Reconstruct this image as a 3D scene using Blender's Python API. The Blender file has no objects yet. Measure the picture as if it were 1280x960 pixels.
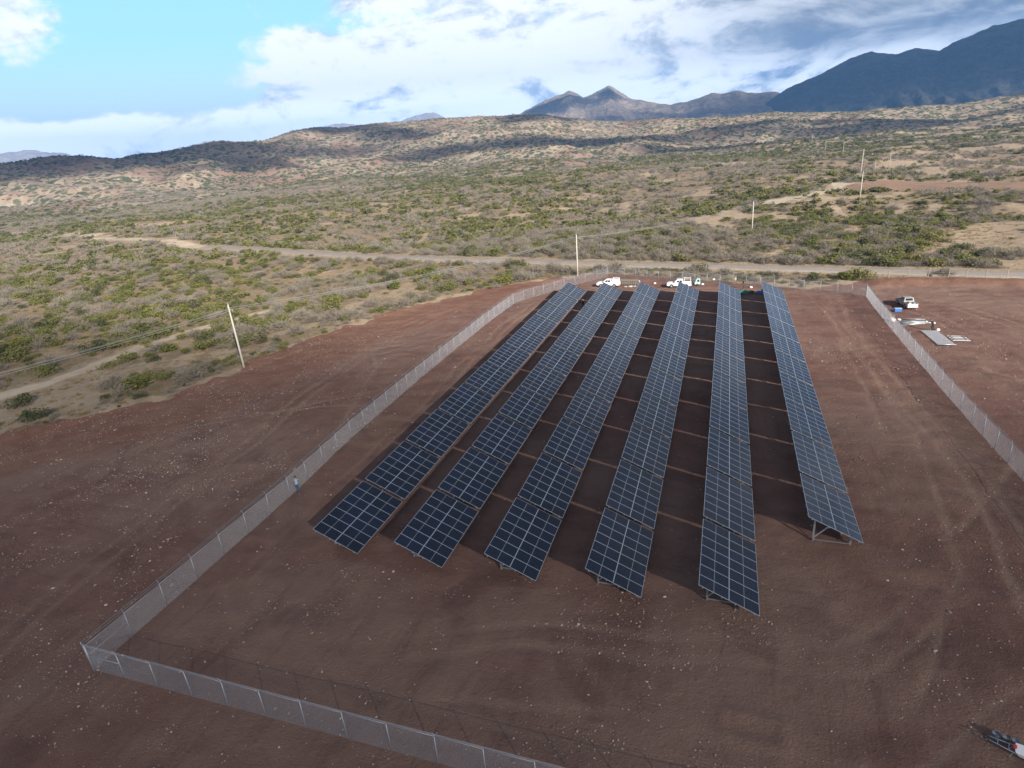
import bpy, bmesh, math, random
import numpy as np
from mathutils import Vector, Matrix
S = bpy.context.scene
COL = S.collection
R = math.radians
random.seed(7)
RNG = np.random.default_rng(11)

# ------------------------------------------------------------------ camera
CAM = np.array([27.56, -31.89, 29.34])
FPX, PITCH, ROLL, YAW = 750.13, 0.37992, -0.08211, -0.35365
def cam_basis():
    fwd = Vector((math.sin(YAW)*math.cos(PITCH), math.cos(YAW)*math.cos(PITCH), -math.sin(PITCH)))
    right = Vector((math.cos(YAW), -math.sin(YAW), 0)); up = right.cross(fwd)
    return fwd, math.cos(ROLL)*right+math.sin(ROLL)*up, -math.sin(ROLL)*right+math.cos(ROLL)*up
fwd, rgt, upv = cam_basis()
cd = bpy.data.cameras.new('camera'); cam = bpy.data.objects.new('camera', cd); COL.objects.link(cam)
cd.sensor_width = 36; cd.lens = FPX/1280*36; cd.clip_start = .5; cd.clip_end = 40000
cam.matrix_world = Matrix(((rgt.x, upv.x, -fwd.x, CAM[0]), (rgt.y, upv.y, -fwd.y, CAM[1]), (rgt.z, upv.z, -fwd.z, CAM[2]), (0, 0, 0, 1)))
S.camera = cam

# ------------------------------------------------------------------ light
SUN = Vector((1.56, -1.50, 1.0)).normalized()
SUN_EL, SUN_AZ = math.asin(SUN.z), math.atan2(SUN.x, SUN.y)
sl = bpy.data.lights.new('sun', 'SUN'); so = bpy.data.objects.new('sun', sl); COL.objects.link(so)
sl.energy = 5.0; sl.angle = R(.53); sl.color = (1, .93, .83)
so.rotation_euler = SUN.to_track_quat('Z', 'Y').to_euler(); so.location = (200, -200, 160)
S.view_settings.view_transform = 'Standard'; S.view_settings.look = 'None'; S.view_settings.gamma = 1
S.view_settings.exposure = 1.22
S.render.engine = 'CYCLES'
S.cycles.max_bounces = 6; S.cycles.diffuse_bounces = 2; S.cycles.glossy_bounces = 2; S.cycles.transparent_max_bounces = 12
S.cycles.volume_bounces = 0; S.cycles.transmission_bounces = 2

# ------------------------------------------------------------------ node helpers
class X:
    """a socket with arithmetic"""
    def __init__(s, t, sock): s.t = t; s.s = sock
    def op(s, o, b=None, c=None, clamp=False):
        n = s.t.nodes.new('ShaderNodeMath'); n.operation = o; n.use_clamp = clamp
        for i, v in enumerate((s, b, c)):
            if v is None: continue
            if isinstance(v, X): s.t.links.new(v.s, n.inputs[i])
            else: n.inputs[i].default_value = v
        return X(s.t, n.outputs[0])
    def __add__(s, b): return s.op('ADD', b)
    def __sub__(s, b): return s.op('SUBTRACT', b)
    def __mul__(s, b): return s.op('MULTIPLY', b)
    def __truediv__(s, b): return s.op('DIVIDE', b)
    def clamp(s): return s.op('ADD', 0.0, clamp=True)
    def step(s, a, b, lo=0., hi=1.):
        n = s.t.nodes.new('ShaderNodeMapRange'); n.interpolation_type = 'SMOOTHSTEP'
        s.t.links.new(s.s, n.inputs[0])
        for i, v in enumerate((a, b, lo, hi)): n.inputs[i+1].default_value = v
        return X(s.t, n.outputs[0])
class NT:
    def __init__(s, tree): s.t = tree; s.t.nodes.clear()
    def node(s, typ, **kw):
        n = s.t.nodes.new(typ)
        for k, v in kw.items(): setattr(n, k, v)
        return n
    def link(s, a, b): s.t.links.new(a.s if isinstance(a, X) else a, b)
    def x(s, sock): return X(s.t, sock)
    def mix(s, f, a, b, blend='MIX'):
        n = s.node('ShaderNodeMix', data_type='RGBA', blend_type=blend); n.clamp_factor = True
        for sock, v in ((n.inputs[0], f), (n.inputs[6], a), (n.inputs[7], b)):
            if isinstance(v, X): s.link(v, sock)
            elif isinstance(v, (int, float)): sock.default_value = v
            else: sock.default_value = (*v[:3], 1)
        return X(s.t, n.outputs[2])
    def noise(s, scale, detail=4, rough=.55, vec=None, dist=0., mapscale=None):
        n = s.node('ShaderNodeTexNoise'); n.inputs['Scale'].default_value = scale; n.inputs['Detail'].default_value = detail
        n.inputs['Roughness'].default_value = rough; n.inputs['Distortion'].default_value = dist
        if vec is not None:
            if mapscale:
                m = s.node('ShaderNodeMapping'); m.inputs['Scale'].default_value = mapscale; s.link(vec, m.inputs[0]); vec = m.outputs[0]
            s.link(vec, n.inputs['Vector'])
        return X(s.t, n.outputs[0])
    def attr(s, name):
        n = s.node('ShaderNodeAttribute', attribute_name=name); return X(s.t, n.outputs['Fac'])
    def out(s, sh, vol=False):
        o = s.node('ShaderNodeOutputMaterial'); s.link(sh, o.inputs[1 if vol else 0])
    def principled(s, col, rough=.8, metal=0., spec=None, normal=None):
        p = s.node('ShaderNodeBsdfPrincipled')
        for sock, v in ((p.inputs['Base Color'], col), (p.inputs['Roughness'], rough), (p.inputs['Metallic'], metal), (p.inputs['Specular IOR Level'], spec)):
            if v is None: continue
            if isinstance(v, X): s.link(v, sock)
            elif isinstance(v, (int, float)): sock.default_value = v
            else: sock.default_value = (*v[:3], 1)
        if normal is not None: s.link(normal, p.inputs['Normal'])
        return p.outputs[0]
    def bump(s, h, strength=.5, dist=.1):
        b = s.node('ShaderNodeBump'); b.inputs['Strength'].default_value = strength; b.inputs['Distance'].default_value = dist
        s.link(h, b.inputs['Height']); return b.outputs[0]
    def geo(s): return X(s.t, s.node('ShaderNodeNewGeometry').outputs['Position'])
    def obj(s): return X(s.t, s.node('ShaderNodeTexCoord').outputs['Object'])
    def rnd(s): return X(s.t, s.node('ShaderNodeObjectInfo').outputs['Random'])
def material(name):
    m = bpy.data.materials.new(name); m.use_nodes = True
    return m, NT(m.node_tree)
def simple(name, col, rough=.6, metal=0., var=.12, scale=3., spec=None):
    """plain paint / metal with a little wear and per-object variation"""
    m, n = material(name)
    w = n.noise(scale, 4, .6, n.obj())
    f = (w-.5)*(2*var)+1.+(n.rnd()-.5)*var
    c = n.mix(0., col, (1, 1, 1))
    v = n.node('ShaderNodeVectorMath', operation='SCALE'); n.link(c, v.inputs[0]); n.link(f, v.inputs['Scale'])
    n.out(n.principled(X(n.t, v.outputs[0]), rough, metal, spec))
    return m

# ------------------------------------------------------------------ world
W = bpy.data.worlds.new('World'); S.world = W; W.use_nodes = True
w = NT(W.node_tree)
tc = w.node('ShaderNodeTexCoord').outputs['Generated']
nv = w.node('ShaderNodeVectorMath', operation='NORMALIZE'); w.link(tc, nv.inputs[0]); D = nv.outputs[0]
sp = w.node('ShaderNodeSeparateXYZ'); w.link(D, sp.inputs[0]); dz = w.x(sp.outputs[2])
sky = w.node('ShaderNodeTexSky', sky_type='NISHITA'); sky.sun_disc = False
sky.sun_elevation = SUN_EL; sky.sun_rotation = SUN_AZ; sky.air_density = 1.0; sky.dust_density = .6; sky.ozone_density = 1.5
def dirv(az, el): az, el = R(az), R(el); return (math.sin(az)*math.cos(el), math.cos(az)*math.cos(el), math.sin(el))
def dist_to(az, el, zs=1.):
    m = w.node('ShaderNodeVectorMath', operation='MULTIPLY'); w.link(D, m.inputs[0]); m.inputs[1].default_value = (1, 1, zs)
    d = w.node('ShaderNodeVectorMath', operation='DISTANCE'); w.link(m.outputs[0], d.inputs[0])
    v = dirv(az, el); d.inputs[1].default_value = (v[0], v[1], v[2]*zs); return w.x(d.outputs['Value'])
n_big = w.noise(2.6, 2, .5, D, mapscale=(1, 1, 2.2))
n_cum = w.noise(9.5, 9, .58, D, mapscale=(1, 1, 2.0), dist=.35)
n_fine = w.noise(32., 7, .64, D, mapscale=(1, 1, 1.7), dist=.4)
n_shade = w.noise(8.0, 8, .62, D, mapscale=(1, 1, 2.6), dist=.5)
hole = dist_to(-50, 10.5, 1.5).step(.12, .40, 1., 0.)               # the blue opening
bank = dz.step(.10, .055, 0., 1.)*dz.step(-.02, .03, 0., 1.)         # cumulus bank low over the hills
puff = dist_to(-54.8, 9.7, 1.).step(.0, .11, .36, 0.)
puff2 = dist_to(-36.5, 7.6, 2.0).step(.0, .17, .24, 0.)
right = dist_to(22, 8, 1.).step(.14, .66, 1., 0.)
cover = n_cum*.75+n_big*.35+n_fine*.22 - hole*.36 + bank*.36 + puff + puff2 + right*.17 + .04
mask = cover.step(.52, .67)
lum = (n_shade*1.5+n_fine*.5-.42).clamp()
high = dz.step(.16, .5)
c_white = (5.6, 5.7, 5.8); c_grey = (1.0, 1.25, 1.65); c_under = (.86, .92, 1.08)
cl = w.mix(lum.step(.25, .62), (2.3, 2.8, 3.4), c_white)
cl = w.mix(right*lum.step(.72, .34), cl, c_grey)
cl = w.mix(right*.30, cl, c_grey)
cl = w.mix(dist_to(15, 8, 1.).step(.08, .36, .85, 0.)*dz.step(.03, .10)*n_shade.step(.70, .45, .35, 1.), cl, (.80, .98, 1.30)); cl = w.mix(bank*(mask*.6)*lum.step(.3, .6), cl, (9.5, 9.6, 9.7)); cl = w.mix(high, cl, c_under)
lowsky = dz.step(.17, .02)
blue = w.mix(lowsky, w.mix(.72, w.x(sky.outputs[0]), (1.75, 4.0, 4.7)), (4.2, 4.8, 5.1))
blue = w.mix(high, blue, w.mix(.55, w.x(sky.outputs[0]), (.78, .88, 1.08)))
fin = w.mix(mask, blue, cl)
bg = w.node('ShaderNodeBackground'); bg.inputs[1].default_value = .1; w.link(fin, bg.inputs[0])
wo = w.node('ShaderNodeOutputWorld'); w.link(bg.outputs[0], wo.inputs[0])

# ------------------------------------------------------------------ numpy noise and shape fields
def _hash(ix, iy, seed):
    h = (ix.astype(np.int64)*374761393 + iy.astype(np.int64)*668265263 + seed*1442695041) & 0xFFFFFFFF
    h = ((h ^ (h >> 13))*1274126177) & 0xFFFFFFFF
    return ((h ^ (h >> 16)) & 0xFFFFFF)/float(0xFFFFFF)
def vnoise(x, y, seed=0):
    x = np.asarray(x, float); y = np.asarray(y, float)
    ix = np.floor(x); iy = np.floor(y); fx = x-ix; fy = y-iy
    ux = fx*fx*fx*(fx*(fx*6-15)+10); uy = fy*fy*fy*(fy*(fy*6-15)+10)
    a = _hash(ix, iy, seed); b = _hash(ix+1, iy, seed); c = _hash(ix, iy+1, seed); d = _hash(ix+1, iy+1, seed)
    return a+(b-a)*ux+(c-a)*uy+(a-b-c+d)*ux*uy
def fbm(x, y, wl, octs=4, seed=0, rough=.5):
    s = 0; a = 1; t = 0
    for k in range(octs):
        s = s+a*vnoise(x/wl+k*17.3, y/wl-k*9.1, seed+k); t += a; a *= rough; wl = wl/2.03
    return s/t
def ridged(x, y, wl, octs=4, seed=0):
    s = 0; a = 1; t = 0
    for k in range(octs):
        s = s+a*np.abs(2*vnoise(x/wl+k*7.7, y/wl+k*3.1, seed+k)-1); t += a; a *= .5; wl = wl/2.1
    return s/t
def sstep(a, b, v): t = np.clip((v-a)/(b-a), 0, 1); return t*t*(3-2*t)
def seg_dist(x, y, pts):
    x = np.asarray(x, float); best = np.full(x.shape, 1e9)
    for (x0, y0), (x1, y1) in zip(pts[:-1], pts[1:]):
        dx, dy = x1-x0, y1-y0; t = np.clip(((x-x0)*dx+(y-y0)*dy)/(dx*dx+dy*dy), 0, 1)
        best = np.minimum(best, np.hypot(x-x0-t*dx, y-y0-t*dy))
    return best
def poly_sd(x, y, pts):
    """signed distance, positive inside"""
    d = seg_dist(x, y, pts+[pts[0]]); ins = np.zeros(np.shape(x), bool)
    for (x0, y0), (x1, y1) in zip(pts, pts[1:]+[pts[0]]):
        if y0 == y1: continue
        ins ^= ((y0 > y) != (y1 > y)) & (x < (x1-x0)*(y-y0)/(y1-y0)+x0)
    return np.where(ins, d, -d)
SITE = [(-150, -160), (-78, -30), (-62, 3), (-56.5, 10.5), (-50, 19), (-45.5, 26), (-43, 37), (-40, 54), (-34.5, 69), (-28, 83), (-19, 92), (-10.7, 98.5), (0, 105), (7, 104.5), (23, 97.5), (42, 91.5), (55, 97), (63, 98.2), (70, 97.2), (84, 94.8), (120, 87), (220, 62), (260, -160)]
ROAD = [(-172, 161.5), (-140, 152.5), (-86, 135), (-52, 127), (-26, 121.5), (3, 115.2), (27, 111), (43, 108), (58, 104.7), (80, 100.6), (150, 87), (400, 40), (1200, -100)]
FIELD = [(70, 248), (78, 283), (100, 309), (147, 292), (300, 236), (280, 190), (128.6, 240), (107, 249), (90, 243)]
SANDS = [([(-84, -4), (-76, 25), (-74, 28), (-74.7, 38), (-77, 51), (-74.6, 61), (-70, 75)], 3.0), ([(-485, 284), (-411, 255), (-318, 212), (-263, 188), (-235, 180), (-172, 161.5)], 3.6),
         ([(-330, 205), (-300, 222), (-262, 236), (-232, 262)], 3.),
         ([(47, 232), (62, 243), (72, 262), (78, 290)], 6.), ([(55, 228), (85, 232), (106, 246), (130, 238), (240, 198)], 2.4),
         ([(-60, 128), (-78, 160), (-90, 205)], 2.0), ([(36, 118), (60, 150), (66, 200), (62, 240)], 1.6)]
CX, CY, CZ = CAM
SK_MESA = [(-75, .9), (-66, 1.2), (-57.2, 1.4), (-54.4, 1.51), (-52.4, 1.58), (-50.0, 1.23), (-47.7, 1.41), (-44.8, 1.79), (-42.7, 1.94), (-41.3, 1.78), (-39.4, 1.77), (-36.7, 2.39), (-34.8, 2.45), (-32.1, 2.39), (-30.1, 2.44), (-28.1, 2.49), (-25.3, 2.42), (-21.1, 2.43), (-18.3, 2.41), (-15.6, 2.14), (-12.8, 1.6), (-10.1, 1.13), (-7.4, 1.03), (-4.0, .95), (-.8, .93), (2.2, .78), (5.2, .58), (8.0, .44), (10.7, .31), (13.3, .24), (15.7, .18), (17.5, .31), (19.2, .44), (26, .7), (40, .6)]
def sky_el(sk, az): return np.interp(az, [a for a, e in sk], [e for a, e in sk])
def hills_h(x, y):
    az = np.degrees(np.arctan2(x-CX, y-CY)); r = np.hypot(x-CX, y-CY)
    Rr = np.interp(az, [-60, -46, -38, -30, 0, 20], [1350, 1300, 1500, 1600, 1500, 1500]); r0 = np.interp(az, [-60, -40, -20, 20], [820, 760, 560, 560])
    zr = CZ+Rr*np.tan(np.radians(sky_el(SK_MESA, az)))
    s = np.clip((r-r0)/(Rr-r0), 0, 1.0)
    flat = .5*s**1.25+.5*sstep(.5, .97, s); hill = .15*s+.85*sstep(.3, 1., s)
    k = sstep(-36, -41, az); prof = flat*(1-k)+hill*k
    z = zr*prof-3*(1-sstep(0, .12, s))
    amp = 60*s**.7*(1-.80*s**3)
    nz = ridged(x, y, 210, 5, 40)
    z = z-amp*(nz-.27)+amp*.35*(fbm(x, y, 60, 3, 60)-.5)
    back = np.maximum(r-Rr, 0); z = z-back*.10-3*sstep(0, 60, back)
    return np.where(r < r0-1, -6., z)
def base_h(x, y):
    sd = poly_sd(x, y, SITE); away = sstep(0, 45, -sd); far = sstep(60, 400, np.hypot(x-CX, y-CY))
    rd = seg_dist(x, y, ROAD); calm = sstep(4, 22, rd)
    z = away*calm*((fbm(x, y, 34, 3, 3)-.5)*3.0+(fbm(x, y, 110, 2, 5)-.5)*5.)+far*calm*((fbm(x, y, 190, 3, 9)-.5)*13-4.5*(ridged(x, y, 95, 3, 12)-.35))
    z = z+sstep(-9, -1, sd)*sstep(2.5, -.5, sd)*(.15+.9*fbm(x, y, 4.5, 3, 21))*.75*(.25+.75*fbm(x, y, 26, 2, 23))*calm   # pushed-up spoil along the edge
    berm = sstep(4.2, .5, seg_dist(x, y, [(56, 94.5), (63, 96), (70, 94.6), (84, 92.5), (110, 89)]))
    z = z+berm*(.5+.9*fbm(x, y, 3., 3, 31))*.75
    return z
def ground_h(x, y): return np.maximum(base_h(x, y), hills_h(x, y))
def openness(x, y):
    """0 thick scrub .. 1 bare ground"""
    sd = poly_sd(x, y, SITE); o = sstep(.52, .70, fbm(x, y, 22, 5, 77, .68)*.78+fbm(x, y, 130, 3, 78)*.30-.03)
    for pts, wd in SANDS: o = np.maximum(o, sstep(wd*1.5, wd*.5, seg_dist(x, y, pts)+(fbm(x, y, 9, 3, 79)-.5)*wd*2.2))
    r = np.hypot(x-CX, y-CY)
    o = np.maximum(o, sstep(-3.0, -.3, sd)*.55)
    o = np.maximum(o, sstep(7., 4., seg_dist(x, y, ROAD)))
    o = np.maximum(o, sstep(-2, 1, poly_sd(x, y, FIELD)))
    return o
TRACKS = [[(40.5, 88), (43, 80), (43.8, 73), (44.3, 60), (44.4, 48), (44, 30)], [(42, 88), (44, 80), (44.8, 73), (45.6, 60), (46, 48), (46.2, 30), (44, 8), (38, -4)],
          [(55, 78), (57.8, 72.4), (59.1, 65), (64.2, 56), (72, 46), (90, 30)], [(56.6, 79), (59.5, 73), (61, 66), (66, 58), (75, 47), (92, 32)],
          [(52, 88), (60, 84), (72, 82), (95, 76)], [(52.5, 86), (60, 82.3), (72, 80), (95, 74)],
          [(46, 84), (44, 66), (46, 50), (48, 20), (46, 0), (36, -9), (18, -10.5), (2, -9.5), (-5, -4), (-5.6, 20), (-6.8, 60), (-6, 76), (0, 88)],
          [(47.8, 84), (45.8, 66), (47.8, 50), (49.8, 20), (47.6, -1), (37, -10.8), (18, -12.2), (1, -11.2), (-6.6, -5), (-7.2, 20), (-8.5, 60), (-7.6, 77), (-1, 90)],
          [(-16, -22), (-20, 4), (-24, 30), (-25, 52), (-20, 74), (-12, 90)], [(-18, -22), (-21.8, 4), (-25.8, 30), (-27, 53), (-21.8, 75), (-13.5, 91)],
          [(-14, 20), (-20, 40), (-29, 52), (-33, 62), (-27, 78)], [(-36, 40), (-24, 44), (-15, 58), (-14, 80)], [(-44, 8), (-34, 20), (-20, 26), (-12, 28)],
          [(8, -8), (16, -5), (26, -4), (36, -2), (44, 6)], [(8, -6.3), (16, -3.4), (26, -2.3), (35, -.2), (42, 7)], [(56, 40), (62, 20), (58, -4), (44, -14)],
          [(58, 50), (68, 36), (70, 12), (60, -10)], [(-40, 30), (-30, 48), (-26, 66), (-17, 84), (-6, 94)], [(-41.5, 31), (-31.6, 49), (-27.8, 67), (-18.6, 85.5), (-7, 95.8)], [(-52, 6), (-40, 14), (-27, 22), (-14, 34)], [(62, 78), (70, 60), (84, 44)], [(63.8, 79), (72, 61), (86, 45)], [(10, -10), (26, -7.5), (40, -8.5), (56, -2)], [(44, 12), (54, 26), (66, 34), (84, 36)], [(2, 92), (14, 91), (30, 91), (44, 86)], [(2, 90), (14, 89.3), (30, 89.2), (43, 84)]]

# ------------------------------------------------------------------ mesh helpers
def link(o, parent=None):
    COL.objects.link(o)
    if parent is not None: o.parent = parent
    return o
def tag(o, label=None, cat=None, group=None, kind=None):
    for k, v in (('label', label), ('category', cat), ('group', group), ('kind', kind)):
        if v: o[k] = v
    return o
def empty(name, loc=(0, 0, 0), rz=0., label=None, cat=None, group=None):
    o = bpy.data.objects.new(name, None); o.empty_display_size = .3; COL.objects.link(o)
    o.location = loc; o.rotation_euler = (0, 0, rz); return tag(o, label, cat, group)
def mesh_np(name, v, f, mats, smooth=True):
    me = bpy.data.meshes.new(name); me.from_pydata([tuple(p) for p in v], [], f)
    for m in (mats if isinstance(mats, list) else [mats]): me.materials.append(m)
    if smooth: me.polygons.foreach_set('use_smooth', [True]*len(me.polygons))
    me.update(); return me
def grid_mesh(name, Xg, Yg, Zg, mat, attrs=None):
    ny, nx = Xg.shape; me = bpy.data.meshes.new(name); n = nx*ny
    co = np.stack([Xg, Yg, Zg], -1).reshape(-1).astype(np.float32)
    i = np.arange((ny-1)*(nx-1)); r, c = i//(nx-1), i % (nx-1); a = r*nx+c
    q = np.stack([a, a+1, a+1+nx, a+nx], -1).reshape(-1).astype(np.int32)
    me.vertices.add(n); me.vertices.foreach_set('co', co); me.loops.add(len(q)); me.loops.foreach_set('vertex_index', q)
    me.polygons.add(len(i)); me.polygons.foreach_set('loop_start', (np.arange(len(i))*4).astype(np.int32))
    me.polygons.foreach_set('use_smooth', np.ones(len(i), bool)); me.update(calc_edges=True); me.validate()
    for k, v in (attrs or {}).items():
        at = me.attributes.new(k, 'FLOAT', 'POINT'); at.data.foreach_set('value', v.reshape(-1).astype(np.float32))
    me.materials.append(mat); return me
class MB:
    """collects shapes into one mesh"""
    def __init__(s): s.v = []; s.f = []; s.m = []
    def add(s, v, f, m=0):
        b = len(s.v); s.v += [tuple(p) for p in v]; s.f += [tuple(i+b for i in q) for q in f]; s.m += [m]*len(f); return s
    def box(s, x0, x1, y0, y1, z0, z1, m=0):
        return s.add([(x0, y0, z0), (x1, y0, z0), (x1, y1, z0), (x0, y1, z0), (x0, y0, z1), (x1, y0, z1), (x1, y1, z1), (x0, y1, z1)],
                     [(0, 3, 2, 1), (4, 5, 6, 7), (0, 1, 5, 4), (1, 2, 6, 5), (2, 3, 7, 6), (3, 0, 4, 7)], m)
    def bar(s, a, b, wx, wy, m=0, up=(0, 0, 1)):
        """rectangular bar from a to b"""
        a, b = Vector(a), Vector(b); d = (b-a).normalized(); u = Vector(up)
        if abs(d.dot(u)) > .95: u = Vector((1, 0, 0))
        p = d.cross(u).normalized()*wx/2; q = p.cross(d).normalized()*wy/2
        v = [a-p-q, a+p-q, a+p+q, a-p+q, b-p-q, b+p-q, b+p+q, b-p+q]
        return s.add(v, [(0, 1, 2, 3), (7, 6, 5, 4), (4, 5, 1, 0), (5, 6, 2, 1), (6, 7, 3, 2), (7, 4, 0, 3)], m)
    def tube(s, pts, r, n=6, m=0, caps=True):
        rs = r if isinstance(r, (list, tuple)) else [r]*len(pts); pts = [Vector(p) for p in pts]; v = []; f = []
        for i, p in enumerate(pts):
            d = (pts[min(i+1, len(pts)-1)]-pts[max(i-1, 0)]).normalized(); u = Vector((0, 0, 1)) if abs(d.z) < .9 else Vector((1, 0, 0))
            a = d.cross(u).normalized(); b = a.cross(d)
            v += [p+(a*math.cos(t)+b*math.sin(t))*rs[i] for t in (2*math.pi*k/n for k in range(n))]
        for i in range(len(pts)-1):
            for k in range(n): f.append((i*n+k, i*n+(k+1) % n, (i+1)*n+(k+1) % n, (i+1)*n+k))
        if caps: f += [tuple(range(n-1, -1, -1)), tuple((len(pts)-1)*n+k for k in range(n))]
        return s.add(v, f, m)
    def cyl(s, c, r, h, n=12, axis='z', m=0, r2=None):
        c = Vector(c); d = {'x': Vector((h, 0, 0)), 'y': Vector((0, h, 0)), 'z': Vector((0, 0, h))}[axis]
        return s.tube([c, c+d], [r, r if r2 is None else r2], n, m)
    def prism(s, poly, y0, y1, m=0):
        """polygon in x,z extruded along y"""
        n = len(poly); v = [(x, y0, z) for x, z in poly]+[(x, y1, z) for x, z in poly]
        return s.add(v, [tuple(range(n)), tuple(range(2*n-1, n-1, -1))]+[(i, i+n, (i+1) % n+n, (i+1) % n) for i in range(n)], m)
    def mesh(s, name, mats, smooth=False):
        me = bpy.data.meshes.new(name); me.from_pydata(s.v, [], s.f)
        for m in (mats if isinstance(mats, list) else [mats]): me.materials.append(m)
        me.polygons.foreach_set('material_index', s.m)
        if smooth: me.polygons.foreach_set('use_smooth', [True]*len(s.f))
        bm = bmesh.new(); bm.from_mesh(me); bmesh.ops.recalc_face_normals(bm, faces=bm.faces); bm.to_mesh(me); bm.free()
        me.update(); return me
    def obj(s, name, mats, parent=None, smooth=False, bevel=0):
        o = link(bpy.data.objects.new(name, s.mesh(name, mats, smooth)), parent)
        if bevel:
            b = o.modifiers.new('bevel', 'BEVEL'); b.width = bevel; b.segments = 2; b.limit_method = 'ANGLE'
        return o
def inst(name, me, parent=None, loc=(0, 0, 0), rot=(0, 0, 0), scale=None):
    o = link(bpy.data.objects.new(name, me), parent); o.location = loc; o.rotation_euler = rot
    if scale is not None: o.scale = scale if isinstance(scale, (tuple, list)) else (scale,)*3
    return o
def copy_tree(o, parent=None):
    c = o.copy(); COL.objects.link(c); c.parent = parent
    for ch in o.children: copy_tree(ch, c)
    return c
def gz(x, y): return float(ground_h(np.array([x], float), np.array([y], float))[0])

# ------------------------------------------------------------------ materials for the setting
def ground_material(name, hill=False):
    m, n = material(name); P = n.geo()
    n1 = n.noise(.05, 5, .6, P); n2 = n.noise(.35, 5, .65, P); n3 = n.noise(2.4, 5, .7, P); n4 = n.noise(9., 3, .7, P)
    # scrubland: dry grass, litter, pinkish dirt and pale sand
    scr = n.mix(n2.step(.35, .68), (.200, .152, .098), (.285, .222, .148))
    scr = n.mix(n1.step(.42, .62), scr, (.235, .172, .120))
    scr = n.mix((n3.step(.5, .75))*.6, scr, (.11, .088, .058))
    bare = n.mix(n2.step(.3, .7), (.28, .212, .148), (.37, .29, .205))
    sand = n.attr('sand'); scr = n.mix((sand+(n2-.5)*.7+(n3-.5)*.4).step(.35, .65), scr, bare)
    if hill:
        rock = n.mix(n1.step(.4, .6), (.33, .275, .205), (.27, .200, .152))
        rock = n.mix(n2.step(.42, .62)*.7, rock, (.22, .17, .115)); rock = n.mix(n.noise(.009, 5, .6, P, dist=.7).step(.52, .62)*.75, rock, (.225, .135, .100))
        def dots(scale, r0, r1):
            v = n.node('ShaderNodeTexVoronoi', feature='F1'); v.inputs['Scale'].default_value = scale; v.inputs['Randomness'].default_value = 1.
            mp = n.node('ShaderNodeMapping'); mp.inputs['Scale'].default_value = (1, 1, .4); n.link(P, mp.inputs[0]); n.link(mp.outputs[0], v.inputs['Vector'])
            return (n.x(v.outputs['Distance'])+(n3-.5)*.25+(n1-.5)*1.1).step(r0, r1, 1., 0.)
        veg = n.mix(n2.step(.4, .6), (.085, .088, .045), (.125, .118, .066))
        scr = n.mix(dots(.105, .34, .46), rock, veg); scr = n.mix(dots(.06, .22, .34), scr, (.070, .076, .040))
    b = n.bump(n3*.7+n4*.6+n2, .7, .28)
    if not hill:
        # cleared red soil
        soil = n.mix(n2.step(.3, .7), (.145, .076, .061), (.184, .102, .080))
        soil = n.mix(n1.step(.40, .62)*.8, soil, (.215, .138, .108)); soil = n.mix(n.noise(.13, 4, .6, P, dist=.8).step(.52, .66)*.45, soil, (.095, .054, .046))
        soil = n.mix(n3.step(.55, .8)*.55, soil, (.075, .043, .036))
        n5 = n.noise(26., 2, .6, P); soil = n.mix(n4.step(.60, .74)*.55, soil, (.25, .172, .138)); soil = n.mix(n5.step(.62, .72)*.5*n2.step(.35, .6), soil, (.27, .19, .155)); soil = n.mix(n5.step(.40, .30)*.45, soil, (.075, .042, .035))
        st1 = n.noise(1., 5, .65, P, dist=.6, mapscale=(.10, .75, .1)); st2 = n.noise(1., 5, .65, P, dist=.6, mapscale=(.8, .09, .1))
        zone_ = n.noise(.03, 2, .5, P).step(.45, .55)
        streak = n.mix(zone_, st1, st2); sk = n.node('ShaderNodeRGBToBW'); n.link(streak, sk.inputs[0]); sk = n.x(sk.outputs[0])
        soil = n.mix(sk.step(.52, .68)*.28, soil, (.230, .150, .118)); soil = n.mix(sk.step(.47, .34)*.30, soil, (.092, .052, .042))
        soil = n.mix((n.attr('track')*(n3*.5+.7))*.75, soil, (.240, .160, .124))
        red = n.mix(n2.step(.35, .65), (.17, .075, .048), (.20, .105, .068))
        soil = n.mix((n.attr('fresh')+(n2-.5)*.9).step(.4, .75)*.6, soil, red)
        scr = n.mix((n.attr('wash')+(n3-.5)*.4).step(.4, .7), scr, n.mix(n2.step(.3, .7), (.40, .325, .235), (.50, .415, .31)))
        fld = n.mix(n2.step(.3, .7), (.225, .140, .098), (.28, .185, .132))
        scr = n.mix((n.attr('field')+(n2-.5)*.5).step(.4, .6), scr, fld)
        scr = n.mix((n.attr('soil')+(n2-.5)*.55+(n3-.5)*.35).step(.42, .58), scr, soil)
    n.out(n.principled(scr, .95, 0, .15, b)); return m
M_ground = ground_material('desert_ground'); M_hill = ground_material('hill_ground', True)
def rock_material(name, a, b_, c, scale=.01):
    m, n = material(name); P = n.geo()
    n1 = n.noise(scale, 6, .62, P); n2 = n.noise(scale*4, 5, .65, P); n3 = n.noise(scale*14, 4, .7, P)
    col = n.mix(n.noise(scale*1.6, 6, .7, P, dist=1.2, mapscale=(1, .5, 2.2)).step(.40, .60), a, b_); col = n.mix(n2.step(.5, .7)*.8, col, c); col = n.mix(n3.step(.5, .72)*.45, col, (.04, .045, .03))
    n.out(n.principled(col, .95, 0, .1, n.bump(n1*2.+n2+n3*.5, .9, 14.))); return m
M_twin = rock_material('pale_peak_rock', (.27, .21, .16), (.16, .13, .10), (.32, .25, .19))
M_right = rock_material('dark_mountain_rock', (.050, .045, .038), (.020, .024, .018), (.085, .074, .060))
M_far = rock_material('distant_rock', (.30, .24, .20), (.36, .29, .24), (.22, .18, .15), .006)

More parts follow.
